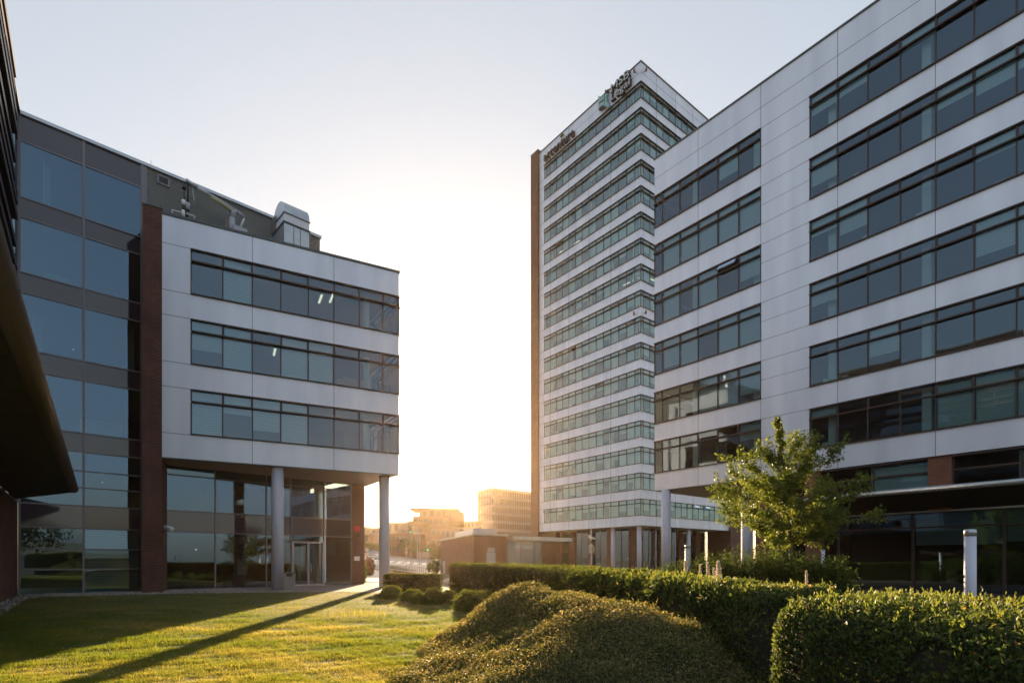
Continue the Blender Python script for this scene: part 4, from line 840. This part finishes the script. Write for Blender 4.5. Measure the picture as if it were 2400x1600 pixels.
# ------------------------------------------------------------------ retaining wall and railing
W = Fr((-8.0, 57.0), math.degrees(math.atan2(-14.6, 43)), -1); WL = math.hypot(14.6, 43)
r_ = thing('retaining_wall', 'low brick retaining wall below the railing, curving beside the near road', 'wall', (-8, 57, -.6)); mb = MB(); mb.box(W, 0, WL, -.05, .3, -.75, .1); mb.build('wall', 'brick', r_); mb = MB(); mb.box(W, -.05, WL, -.1, .36, .1, .17); mb.build('wall_coping', 'kerb', r_)
r_ = thing('railing', 'low dark post railing on top of the brick retaining wall', 'railing', (-8, 57, .17))
for k in range(27):
    t = 6 + k * 1.4
    if t < WL: mb = MB(); mb.tube([W.p(t, .12, .17), W.p(t, .12, .92)], .035, 6); mb.build('post', 'cap', r_)
mb = MB(); mb.tube([W.p(6, .12, .5), W.p(WL - 2, .12, .5)], .012, 5); mb.tube([W.p(6, .12, .8), W.p(WL - 2, .12, .8)], .012, 5); mb.build('rail', 'cap', r_)

# ------------------------------------------------------------------ brick pump house with glazed porch
PL = Fr((-3.9, 55), -18.5, -1); PF = Fr((-3.9, 55), 52.2); ph = thing('brick_pavilion', 'single storey brick pavilion with a glazed porch, behind the long hedge', 'building', (-3.9, 55, 0))
mb = MB(); mb.prism([PL.p(0, 0, 0)[:2], PL.p(17.5, 0, 0)[:2], PF.p(7, -17, 0)[:2], PF.p(4.2, 0, 0)[:2]], 0, 4.25); mb.build('wall', 'brick2', ph)
mb = MB(); mb.prism([PL.p(-.3, .3, 0)[:2], PL.p(17.9, .3, 0)[:2], PF.p(7.3, -17.3, 0)[:2], PF.p(4.2, .3, 0)[:2]], 4.25, 4.42); mb.box(PL, 5, 14, -4, -1.2, 4.42, 5.2); mb.build('roof', 'galv', ph)
mb = MB(); mb.box(PF, 1.6, 2.7, -.05, .06, 0, 2.5); mb.box(PF, 1.7, 2.6, .0, .07, 2.55, 3.0); mb.build('door', 'paint_grey', ph)
mb = MB(); mb.box(PF, 4.2, 12.5, -6, 1.2, 3.85, 4.15); mb.build('porch_roof', 'soffit', ph); mb = MB(); mb.box(PF, 4.1, 12.6, 1.2, 1.35, 3.83, 4.22); mb.build('roof_edge', 'galv', ph)
mb = MB()
for t in (4.3, 6.2, 8.0, 9.1): mb.box(PF, t - .05, t + .05, -.05, .05, 0, 3.6)
mb.box(PF, 4.3, 9.1, -.04, .06, 3.6, 3.72); mb.box(PF, 4.3, 9.1, -.03, .04, 0, .12); fo = mb.build('porch_glazing', 'steel', ph)
mb = MB(); mb.quad(PF, 4.3, 9.1, 0, .12, 3.6); mb.build('glass_pane', 'glass', fo); mb = MB(); mb.box(PF, 4.2, 9.2, -5.2, -5, 0, 3.8); mb.build('rear_wall', 'soffit', ph)
mb = MB(); mb.box(PL, 14.2, 15.6, -.05, .05, 0, 1.6); mb.build('service_hatch', 'paint_grey', ph)

# ------------------------------------------------------------------ distant buildings
def gl(px, Y): X = (px - CX) / F * Y; return X, gz(X, min(Y, 320))
OB = Fr(((1155 - CX) / F * 245, 245), -32.5, -1); OR = Fr(((1155 - CX) / F * 245, 245), 47.5)
M['farwhite'] = mat('pale_render', (.30, .25, .22), .7); M['farbeige'] = mat('beige_render', (.21, .135, .09), .8); M['farbrown'] = mat('brown_render', (.13, .075, .05), .8); M['farglass'] = mat('distant_glass', (.06, .07, .08), .15, 0, .8)
ob = thing('office_building', 'distant six storey office block with pale and dark bands beside the tower', 'building', (OB.o.x, OB.o.y, 0)); ztop = EYE + (HY - 1141.5) / F * 245; tl = OB.t_at(1118); tr2 = 62
mb = MB(); mb.prism([OB.p(.3, -.3, 0)[:2], OB.p(tl - .3, -.3, 0)[:2], (OB.o + OB.t * (tl - .3) + OR.t * tr2)[:], OR.p(tr2, -.3, 0)[:2]], 0, ztop - .5); mb.build('wall', 'farbrown', ob)
for k in range(8):
    z1 = ztop - 3.72 * k; mb = MB(); mb.box(OB, 0, tl, -.6, 0, z1 - 1.25, z1); mb.box(OR, .61, tr2, -.6, 0, z1 - 1.25, z1); mb.build('facade_band', 'farwhite', ob)
    if k < 7:
        g_ = MB(); g_.box(OB, .3, tl, -.5, -.28, z1 - 3.72, z1 - 1.25); g_.box(OR, .5, tr2, -.5, -.28, z1 - 3.72, z1 - 1.25)
        for t in np.arange(1.5, tl, 1.5): g_.box(OB, t - .12, t + .12, -.3, -.15, z1 - 3.72, z1 - 1.25, 1)
        for t in np.arange(1.5, tr2, 1.5): g_.box(OR, t - .12, t + .12, -.3, -.15, z1 - 3.72, z1 - 1.25, 1)
        g_.build('ribbon_window', ['farglass', 'farwhite'], ob)
mb = MB(); mb.box(OR, 29, 38, -.1, .3, ztop - 1.0, ztop - .2); mb.build('fascia_sign', 'farbrown', ob)
def farb(name, label, pl, pr, ptop, Y, az, depth, wmat, floors, wins, fh=3.0, roofw=None, balc=(), skip=(), ptb=None):
    X, z0 = gl(pl, Y); fr = Fr((X, Y), az); t1 = fr.t_at(pr); r_ = thing(name, label, 'building', (X, Y, z0)); zt = EYE + (HY - ptop) / F * Y
    mb = MB(); mb.box(fr, 0, t1, -depth, 0, z0 - 3, zt); mb.build('wall', wmat, r_)
    mb = MB(); mb.box(fr, -.4, t1 + .4, -depth - .4, .4, zt, zt + .35); mb.build('roof', roofw or 'farwhite', r_)
    for k in range(floors):
        z1 = zt - .7 - fh * k
        for i in range(wins):
            if (k, i) in skip: continue
            a = t1 * (i + .22) / wins; b = t1 * (i + .78) / wins; mb = MB(); mb.box(fr, a, b, -.1, .05, z1 - fh * .58, z1); mb.build('window', 'farglass', r_)
        if k in balc: mb = MB(); mb.box(fr, -1.6, t1 * .45, .02, 1.6, z1 - fh * .66 - .2, z1 - fh * .66); mb.box(fr, -1.6, t1 * .45, 1.5, 1.6, z1 - fh * .66, z1 - fh * .3); mb.build('balcony', 'farbeige', r_)
    return r_, fr, t1, zt
Z = farb('apartment_block', 'distant beige apartment block with a set-back top and jutting balconies', 968, 1052, 1212, 200, 86, 20, 'farbeige', 7, 7, 3.0, 'farbeige', (0, 2), [(1, 2), (2, 2), (3, 2), (4, 2)])
r_, fr, t1, zt = Z; mb = MB(); mb.box(fr, 2.2, t1 + 3.6, -16, -1, zt, zt + 3.1); mb.box(fr, -1.2, t1 * .45, -16, .5, zt + 3.1, zt + 3.5); mb.box(fr, t1 * .45, t1 + 3.9, -16, -.4, zt + 3.1, zt + 3.45)
q = fr.p(t1 + 1.5, -4, 0); mb.tube([(q[0], q[1], zt - 3.2), (q[0], q[1], zt + 2.2)], 4.2, 20); mb.build('penthouse', 'farbeige', r_)
for i in range(6): a = 3.5 + i * 2.6; mb = MB(); mb.box(fr, a, a + 1.3, -1.05, -.95, zt + .7, zt + 2.4); mb.build('window', 'farglass', r_)
farb('apartment_block', 'distant pale block between the beige apartments and the banded offices', 1040, 1122, 1222, 230, 92, 14, 'farwhite', 6, 9, 3.0)
farb('apartment_block', 'white balconied block right of the traffic light, in front of the beige apartments', 1010, 1078, 1240, 170, 90, 12, 'farwhite', 5, 6, 2.9, None, (0, 1, 2))
farb('house', 'long white building with a flat roof slab behind the right round column', 905, 968, 1226, 220, 95, 14, 'farwhite', 2, 4, 4.2)
farb('house', 'brown fronted row with pale roof slab left of the traffic light', 908, 975, 1250, 165, 98, 14, 'farbrown', 3, 7, 3.2)
farb('house', 'low white house between the brick pier and the round column', 845, 895, 1238, 230, 90, 12, 'farwhite', 3, 4, 3.0)
farb('house', 'plain pale block above the parked cars', 866, 900, 1250, 190, 90, 10, 'farwhite', 1, 1, 6, None, (), [(0, 0)])
farb('house', 'greyish house at the left edge of the street view', 838, 864, 1252, 175, 84, 10, 'farbrown', 4, 3, 3.0)

# ------------------------------------------------------------------ bushes and street trees
def bush(name, label, px, pb, pt, hw, Y, m='farleaf', cat='bush', trunk=False, n=2600, group=None):
    X, z0 = gl(px, Y); zt = EYE + (HY - pt) / F * Y; w_ = hw / F * Y; zb = z0 if not trunk else z0 + (zt - z0) * .35; c = (X, Y, (zt + zb) / 2); r = (w_, w_, (zt - zb) / 2)
    r_ = thing(name, label, cat, (X, Y, z0), group); P, D = cloud(n, c, r, .45, 2.4, .25, px % 20); leaves('crown' if trunk else 'foliage', P, D, rng.uniform(.6, 1.2, len(P)) * (.10 + .0028 * Y), m, .7, .5, r_, None, rng.random(len(P)) * .8 + .2 * lump(P, 1.5))
    if trunk: mb = MB(); mb.tube([(X, Y, z0), (X, Y, c[2])], [.16, .08], 7); mb.build('trunk', 'bark', r_)
    else: core('branches', (c[0], c[1], c[2]), (r[0] * .6, r[1] * .6, r[2] * .75), 'twig', r_, .1)
bush('bush', 'reddish bush right of the brick pier across the near road', 865, 1327, 1306, 12, 75, 'redleaf', n=1500)
bush('bush', 'small red bush left of the reddish one', 853, 1330, 1312, 7, 70, 'redleaf', n=900)
bush('bush', 'green shrub growing against the brick pier', 851, 1378, 1318, 5, 41, 'cushion', n=1500)
bush('bush', 'round green bush right of the crossing beside the signal pole', 1021, 1333, 1313, 9, 68, 'farleaf', n=1500)
bush('bush', 'small green bush left of the round one', 1008, 1327, 1319, 6, 76, 'farleaf', n=900)
bush('bush', 'dark bush at the start of the far verge', 952, 1311, 1301, 9, 165, 'farleaf')
bush('bush', 'long verge shrub under the traffic signal', 985, 1310, 1300, 16, 168, 'farleaf')
bush('bush', 'verge shrub right of the signal pole', 1020, 1308, 1298, 16, 168, 'farleaf')
bush('street_tree', 'golden street tree in front of the brown fronted row', 950, 1310, 1262, 14, 158, 'farleaf', 'tree', True, 3000, 'street trees')
bush('street_tree', 'dark street tree behind the traffic signal', 972, 1308, 1268, 13, 160, 'farleaf', 'tree', True, 3000, 'street trees')
bush('street_tree', 'street tree behind the direction board', 1012, 1306, 1272, 12, 162, 'farleaf', 'tree', True, 2500, 'street trees')
bush('street_tree', 'tree left of the pavilion wall', 1030, 1310, 1280, 9, 150, 'farleaf', 'tree', True, 2500, 'street trees')
bush('street_tree', 'dark tree above the parked cars', 862, 1290, 1270, 12, 165, 'farleaf', 'tree', True, 2500, 'street trees')
bush('street_tree', 'dark tree partly hidden by the round column', 884, 1292, 1275, 11, 160, 'farleaf', 'tree', True, 2500, 'street trees')
# ------------------------------------------------------------------ street furniture and small things
def pole(r_, X, Y, z0, z1, r=.06, name='pole', m='paint_grey'): mb = MB(); mb.tube([(X, Y, z0), (X, Y, z1)], [r, r * .7], 8); return mb.build(name, m, r_)
M['gl'] = mat('green_signal', (.05, .6, .3), .4, emit=(.05, .9, .45), es=1.5); M['rl'] = mat('unlit_signal_lens', (.16, .03, .03), .4)
def signal(label, px, plamp, Y, pbase=None):
    X, z0 = gl(px, Y); zl = EYE + (HY - plamp) / F * Y; r_ = thing('traffic_light', label, 'traffic light', (X, Y, z0)); pole(r_, X, Y, z0, zl - .4)
    mb = MB(); mb.box(WORLD, X - .17, X + .17, Y - .15, Y + .1, zl - .2, zl + .75); h_ = mb.build('signal_head', 'black', r_)
    for k, m in enumerate(('gl', 'rl', 'rl')): mb = MB(); mb.tube([(X, Y - .15, zl + .28 * k), (X, Y - .2, zl + .28 * k)], .1, 12); mb.build('lens', m, h_)
    return r_
fv = signal('traffic light on a tall mast showing green, left of the apartment block', 963, 1246, 100)
mb = MB(); X, z0 = gl(963, 100); 
signal('short traffic light showing green beside the zebra crossing', 1003, 1288, 88)
X, z0 = gl(978, 128); r_ = thing('signal_gantry', 'thin street mast with an arm reaching right over the crossing', 'street mast', (X, 128, z0)); pole(r_, X, 128, z0, z0 + 8.5, .09)
mb = MB(); mb.tube([(X - 1.6, 128, z0 + 7.0), (X + 1.5, 128, z0 + 6.9), (X + 3.8, 128, z0 + 6.3)], [.05, .05, .04], 6); mb.build('arm', 'paint_grey', r_)
for (px, pt, Y, lb) in ((1111, 1200, 110, 'tall street lamp standing left of the banded offices'), (984, 1250, 118, 'thin lamp post beside the gantry mast'), (952, 1262, 120, 'lamp post in front of the golden street tree')):
    X, z0 = gl(px, Y); zt = EYE + (HY - pt) / F * Y; r_ = thing('street_lamp', lb, 'street lamp', (X, Y, z0)); pole(r_, X, Y, z0, zt, .08); mb = MB(); mb.tube([(X, Y, zt), (X - .9, Y, zt + .12)], [.05, .03], 6); mb.box(WORLD, X - 1.5, X - .8, Y - .12, Y + .12, zt + .08, zt + .2); mb.build('lamp_head', 'paint_grey', r_)
for (px, pt, Y, lb, tri) in ((1003, 1268, 92, 'inverted triangle road sign on a pole beside the short traffic light', 1), (952.5, 1281, 105, 'round road signs on a pole left of the tall traffic light', 0), (860, 1284, 90, 'thin sign post right of the brick pier', 0)):
    X, z0 = gl(px, Y); zt = EYE + (HY - pt) / F * Y; r_ = thing('road_sign', lb, 'sign', (X, Y, z0)); pole(r_, X, Y, z0, zt, .04); mb = MB()
    if tri: mb.face([(X - .35, Y - .06, zt), (X + .35, Y - .06, zt), (X, Y - .06, zt - .6)]); mb.face([(X - .35, Y - .04, zt), (X, Y - .04, zt - .6), (X + .35, Y - .04, zt)])
    else: mb.tube([(X, Y - .05, zt - .3), (X, Y - .08, zt - .3)], .32, 16); mb.tube([(X, Y - .05, zt - 1.0), (X, Y - .08, zt - 1.0)], .32, 16)
    mb.build('sign_plate', mat('pale_red_white_sign', (.55, .35, .32), .5), r_)
X, z0 = gl(995, 150); r_ = thing('direction_board', 'blurred white notice board on the far verge', 'board', (X, 150, z0)); mb = MB(); mb.box(WORLD, X - 1.6, X - 1.5, 150, 150.1, z0, z0 + 1.2); mb.box(WORLD, X + 1.3, X + 1.4, 150, 150.1, z0, z0 + 1.2); mb.build('leg', 'paint_grey', r_); mb = MB(); mb.box(WORLD, X - 1.7, X + 1.5, 149.9, 150, z0 + .8, z0 + 2.4); mb.build('panel', 'farwhite', r_)
def gable(label, px, Y):
    X, z0 = gl(px, Y); r_ = thing('boundary_wall', label, 'wall', (X, Y, z0)); return r_
# parked cars
M['tyre'] = mat('tyre', (.02, .02, .02), .8); M['carglass'] = mat('car_window', (.03, .035, .04), .08, 0, .9); M['carlamp'] = mat('headlamp_glass', (.8, .8, .78), .15)
def car(label, X, Y, z0, rz, colr):
    r_ = thing('parked_car', label, 'car', (X, Y, z0), 'cars parked along the far street'); ORG[r_.name] = (0, 0, 0)
    def part(mb, nm, m, par=r_): o = mb.build(nm, m, par); return o
    prof = [(-2.15, .35), (-2.2, .75), (-1.95, .95), (-1.3, 1.0), (-.75, 1.42), (.65, 1.45), (1.45, 1.02), (2.05, .95), (2.15, .6), (2.1, .3)]
    def body(prof, hw0, hw1, zs0, zs1):
        mb = MB(); ring = lambda s: [(x, s * (hw0 + (hw1 - hw0) * max(0, min(1, (z - zs0) / (zs1 - zs0)))), z) for x, z in prof]
        Lr, Rr = ring(-1), ring(1); mb.face(Lr[::-1]); mb.face(Rr)
        for i in range(len(prof)): k = (i + 1) % len(prof); mb.face([Lr[i], Lr[k], Rr[k], Rr[i]])
        return mb
    cm = mat('car_paint', colr, .25, .4); part(body(prof, .86, .60, .95, 1.5), 'body', cm)
    mb = MB()
    for s in (-1, 1): q = [(-.9, s * .80, 1.0), (.95, s * .80, 1.0), (.55, s * .665, 1.36), (-.62, s * .665, 1.36)]; mb.face(q if s > 0 else q[::-1])
    mb.face([(-1.28, -.7, 1.02), (-1.28, .7, 1.02), (-.80, .58, 1.38), (-.80, -.58, 1.38)][::-1]); mb.face([(1.42, -.7, 1.05), (1.42, .7, 1.05), (.72, .58, 1.42), (.72, -.58, 1.42)]); mb.build('window', 'carglass', r_)
    for x in (-1.35, 1.35):
        for s in (-1, 1): mb = MB(); mb.tube([(x, s * .70, .32), (x, s * .89, .32)], .32, 16); wh = part(mb, 'wheel', 'tyre'); mb = MB(); mb.tube([(x, s * .89, .32), (x, s * .9, .32)], .19, 12); mb.build('rim', 'galv', wh)
    for s in (-1, 1): mb = MB(); mb.box(WORLD, -2.22, -2.1, s * .65 - .16, s * .65 + .16, .68, .84); mb.build('headlight', 'carlamp', r_)
    r_.rotation_euler.z = R(rz); return r_
for lb, px, Y, cr in (('dark parked car nearest the brick pier', 853, 152, (.06, .07, .09)), ('light grey parked car with glinting windscreen beside the thin sign post', 864.5, 145, (.35, .36, .38)), ('white parked car just left of the right round column', 884, 132, (.6, .6, .6)), ('silver parked car behind the white one', 874, 155, (.4, .4, .42))):
    X, z0 = gl(px, Y); car(lb, X, Y, z0 + .05, 62, cr)
# bollard lights
def bollard(px, Y, lb):
    X = (px - CX) / F * Y; r_ = thing('bollard_light', lb, 'bollard light', (X, Y, 0), 'bollard lights behind the hedge')
    mb = MB(); mb.tube([(X, Y, 0), (X, Y, 2.12)], .095, 24); mb.build('post', 'column', r_); mb = MB(); mb.tube([(X, Y, 2.12), (X, Y, 2.22), (X, Y, 2.25)], [.1, .1, .085], 24); mb.build('cap', 'galv', r_)
bollard(1611.5, 20.8, 'slim white bollard light in front of the tower, touched by sun'); bollard(2274, 10.4, 'white bollard light standing nearest, before the dark ground floor at right')
X, Y = (1929 - CX) / F * 22, 22; r_ = thing('bollard_light', 'small pale light stub right of the maple trunk', 'bollard light', (X, Y, 0)); mb = MB(); mb.tube([(X, Y, 0), (X, Y, 2.05)], .07, 16); mb.build('post', 'column', r_); mb = MB(); mb.tube([(X, Y, 2.05), (X, Y, 2.1)], .075, 16); mb.build('cap', 'galv', r_)
# camera pole
Y = 35.; X = (1386 - CX) / F * Y; r_ = thing('camera_pole', 'grey pole with a white security camera in front of the tower lobby', 'camera pole', (X, Y, 0)); mb = MB(); mb.tube([(X, Y, 0), (X, Y, 1.9), (X, Y, 1.92), (X, Y, 3.85)], [.05, .05, .035, .035], 12); mb.build('pole', 'paint_grey', r_)
z = EYE + (HY - 1260) / F * Y; mb = MB(); c0 = Vector((X + .02, Y - .15, z)); mb.tube([c0 + Vector((-.12, .0, .04)), c0 + Vector((.2, -.06, -.06))], .055, 12); mb.box(WORLD, X - .17, X - .08, Y - .12, Y - .02, z - .02, z + .2); cmo = mb.build('camera', 'white', r_); mb = MB(); mb.ball((X, Y - .12, z - .22), .09, 0, 10, 8); mb.build('dome_camera', 'black', r_)
# security camera on the left brick pier
t0 = 12.9; r_ = thing('security_camera', 'white security camera bracketed to the tall brick pier of the left building', 'camera', FW.p(12.4, .1, 0)); p0 = Vector(at(378, 1246, 27.4)); p1 = Vector(at(386, 1243, 27.0)); mb = MB(); mb.tube([p0, p0 + Vector((.1, -.1, 0)), p1], .03, 8); mb.build('bracket', 'black', r_)
mb = MB(); a = Vector(at(387, 1235, 27.0)); b = Vector(at(403, 1241, 26.8)); mb.tube([a, b], .07, 12); mb.tube([a + Vector((-.03, 0, .03)), b + Vector((.05, -.02, .045))], .085, 4); mb.build('housing', 'white', r_)
# litter bin
q = gp(676.5, 1383.5); r_ = thing('litter_bin', 'square exposed aggregate concrete litter bin beside the left round column', 'bin', (q[0], q[1], 0)); bf = Fr((q[0] - .27, q[1]), 72); mb = MB(); mb.box(bf, 0, .56, -.5, 0, 0, .78); mb.box(bf, 0, .56, -.5, 0, .80, .98) if 0 else None
mb.box(bf, 0, .12, -.5, 0, .781, .93); mb.box(bf, .44, .56, -.5, 0, .781, .93); mb.build('body', 'concrete', r_); mb = MB(); mb.box(bf, -.02, .58, -.52, .02, .93, 1.0); mb.build('lid', 'cap', r_); mb = MB(); mb.box(bf, .12, .44, -.45, -.08, .781, .925); mb.build('opening', 'black', r_)
# potted tree behind the glass
t0 = FA.t_at(585, -1.3); q = FA.p(t0, -1.3, 0); r_ = thing('potted_tree', 'leafy potted indoor tree behind the lobby glass', 'plant', q); mb = MB(); mb.tube([(q[0], q[1], 0), (q[0], q[1], .72)], [.22, .32], 4 if 0 else 16); mb.build('pot', 'insidedark', r_)
mb = MB()
for a in (-.12, .1): mb.tube([(q[0] + a * .4, q[1], .7), (q[0] + a, q[1], 1.6)], .03, 7)
mb.build('trunk', 'bark', r_); P, D = cloud(2600, (q[0], q[1], 2.25), (.82, .8, .85), .3, 2.2, .25, 3); leaves('crown', P, D, rng.uniform(.08, .16, len(P)), 'hedge', .5, .6, r_)
# rooftop crane, antenna, ventilation hood, guard rail
def RA(px, py, n): t = FA.t_at(px, n); return Vector(FA.p(t, n, FA.z_at(px, py, n)))
def sx_(x, y): return 410 + x / 10.453, 410 + y / 10.453
roofz = 19.2
r_ = thing('roof_crane', 'folded grey knuckle boom crane standing on the flat roof before the corrugated wall', 'crane', RA(541, 535, 1.2)); nn = 1.2
def path(name, pts, rads, m, seg=4, par=None): mb = MB(); mb.tube([RA(*sx_(*p), nn) for p in pts], rads, seg); return mb.build(name, m, par or r_)
path('pedestal', [(1400, 1480), (1400, 1060)], .17, 'paint_grey', 8); path('knuckle', [(1400, 1080), (1430, 900), (1470, 850)], [.17, .2, .14], 'paint_grey')
M['boomtop'] = mat('light_lilac_grey_paint', (.70, .70, .78), .4); M['ochre'] = mat('faded_yellow_paint', (.52, .48, .16), .6)
path('boom', [(1440, 880), (1150, 680), (830, 470)], [.20, .15, .12], 'paint_grey'); path('boom_section', [(825, 470), (545, 300)], .13, 'boomtop'); path('boom_tip', [(545, 300), (400, 220), (260, 130)], [.13, .15, .17], 'galv')
nn = 1.45; path('warning_stripe', [(1390, 880), (1100, 670), (860, 530)], [.06, .07, .05], 'ochre'); nn = 1.2
path('jib', [(1480, 880), (1560, 930), (1690, 1030)], [.12, .16, .12], 'paint_grey'); path('ram', [(1695, 1070), (1610, 1270)], .05, 'white', 8); path('stay', [(435, 300), (450, 480), (495, 800)], .03, 'galv', 6)
path('cable', [(318, 200), (318, 690)], .05, 'black', 6); path('sheave', [(180, 290), (270, 340)], .1, 'black', 8); path('hanger', [(230, 170), (225, 560)], .02, 'black', 5)
r_ = thing('plant_cabinet', 'grey plant cabinet on the flat roof beside the crane pedestal', 'cabinet', RA(560, 545, 1.4)); t0, t1 = FA.t_at(547, 1.6), FA.t_at(580, 1.6); mb = MB(); mb.box(FA, t0, t1, .7, 1.6, 18.9, FA.z_at(560, 530, 1.6)); mb.build('body', 'paint_grey', r_)
t0, t1 = FA.t_at(529, 1.0), FA.t_at(538, 1.0); mb = MB(); mb.box(FA, t0, t1, .3, 1.0, 18.9, FA.z_at(533, 513, 1.0)); tag(mb.build('vent_box', 'farwhite'), 'small cream box on the roof left of the crane pedestal', 'box')
r_ = thing('antenna_mast', 'slim antenna mast with white cylinders on the flat roof', 'antenna', RA(430, 510, 1.5)); nn = 1.5
path('mast', [(240, 1060), (240, 540)], .035, 'black', 6); path('antenna', [(208, 620), (208, 750)], .1, 'white', 10); path('antenna', [(205, 870), (205, 1040)], .09, 'white', 10); path('bracket', [(190, 790), (240, 840), (330, 850)], .09, 'black', 6); path('equipment', [(310, 690), (310, 860)], .12, 'paint_grey', 6); path('mast', [(285, 1060), (285, 860)], .09, 'black', 6)
r_ = thing('guard_rail', 'white tubular guard rail around the antenna on the roof', 'railing', RA(420, 510, 1.6)); nn = 1.6
mb = MB(); mb.tube([RA(403.5, 505, 1.9), RA(403.5, 492, 1.9), RA(424, 497.5, 1.9)], .035, 6); mb.tube([RA(436, 500, 1.9), RA(456, 507, 1.9), RA(456, 517, 1.9)], .035, 6); mb.build('rail', 'white', r_)
# ventilation hood
t0, t1 = FA.t_at(666, 2.6), FA.t_at(724.5, 2.6); r_ = thing('ventilation_hood', 'large galvanised ventilation hood with a rounded top on the flat roof', 'ventilation hood', FA.p(t0, 1.5, roofz)); zt = FA.z_at(667, 519, 2.6)
mb = MB(); mb.box(FA, t0, t1, .8, 2.6, 19.0, zt - .05); mb.build('duct', 'galv', r_)
for k in (1, 2): mb = MB(); a = t0 + (t1 - t0) * (.38 if k == 1 else .64); mb.box(FA, a - .015, a + .015, 2.6, 2.62, 19.2, zt - .06); mb.build('seam', 'cap', r_)
mb = MB(); mb.box(FA, t0 - .05, t1 + .05, .75, 2.66, zt - .05, zt + .03); mb.box(FA, t0 - .05, t1 + .05, .75, 2.66, zt + .5, zt + .56); mb.build('flange', 'cap', r_); mb = MB(); mb.box(FA, t0, t1, .8, 2.62, zt + .03, zt + .5); mb.build('collar', 'boomtop', r_)
mb = MB(); ring = [(.8 + 1.85 * (1 + math.cos(a)) / 2, zt + .56 + .95 * math.sin(a)) for a in np.linspace(0, math.pi, 15)]
for (n0, z0), (n1, z1) in zip(ring, ring[1:]): mb.face([FA.p(t0, n0, z0), FA.p(t0, n1, z1), FA.p(t1, n1, z1), FA.p(t1, n0, z0)], 0, None, True)
mb.face([FA.p(t0, n, z) for n, z in ring]); mb.face([FA.p(t1, n, z) for n, z in ring[::-1]]); mb.build('rounded_top', 'galv', r_)
t2 = FA.t_at(650, 1.6); mb = MB(); mb.box(FA, t2, t0 - .06, .5, 1.3, zt + .1, zt + .95); mb.build('side_louvre', 'steel', r_)
# lightning rods
for (px, pb, pt, fr, nn, lb) in ((909, 636, 610, FW, -.1, 'lightning rod on the roof corner of the white box'), (354, 394, 375, FA, 0, 'lightning rod on the roof edge of the glazed wall')):
    t = fr.t_at(px, nn); z = fr.z_at(px, pb, nn); mb = MB(); mb.tube([fr.p(t, nn, z - .3), fr.p(t, nn, z + (pb - pt) / F * fr.p(t, nn, 0)[1])], .012, 5); tag(mb.build('lightning_rod', 'galv'), lb, 'lightning rod')
# ------------------------------------------------------------------ air
HZ = mat('haze'); HZ.node_tree.nodes.clear(); out = N(HZ, 'ShaderNodeOutputMaterial'); pv = N(HZ, 'ShaderNodeVolumePrincipled'); pv.inputs['Color'].default_value = (1, .74, .48, 1); pv.inputs['Density'].default_value = .00013; pv.inputs['Anisotropy'].default_value = .78; L(HZ, pv.outputs[0], out.inputs['Volume'])
mb = MB(); mb.box(WORLD, -950, 950, -450, 2600, -3, 110); hz = mb.build('haze', HZ); hz['kind'] = 'stuff'; hz['label'] = 'thin warm evening haze'
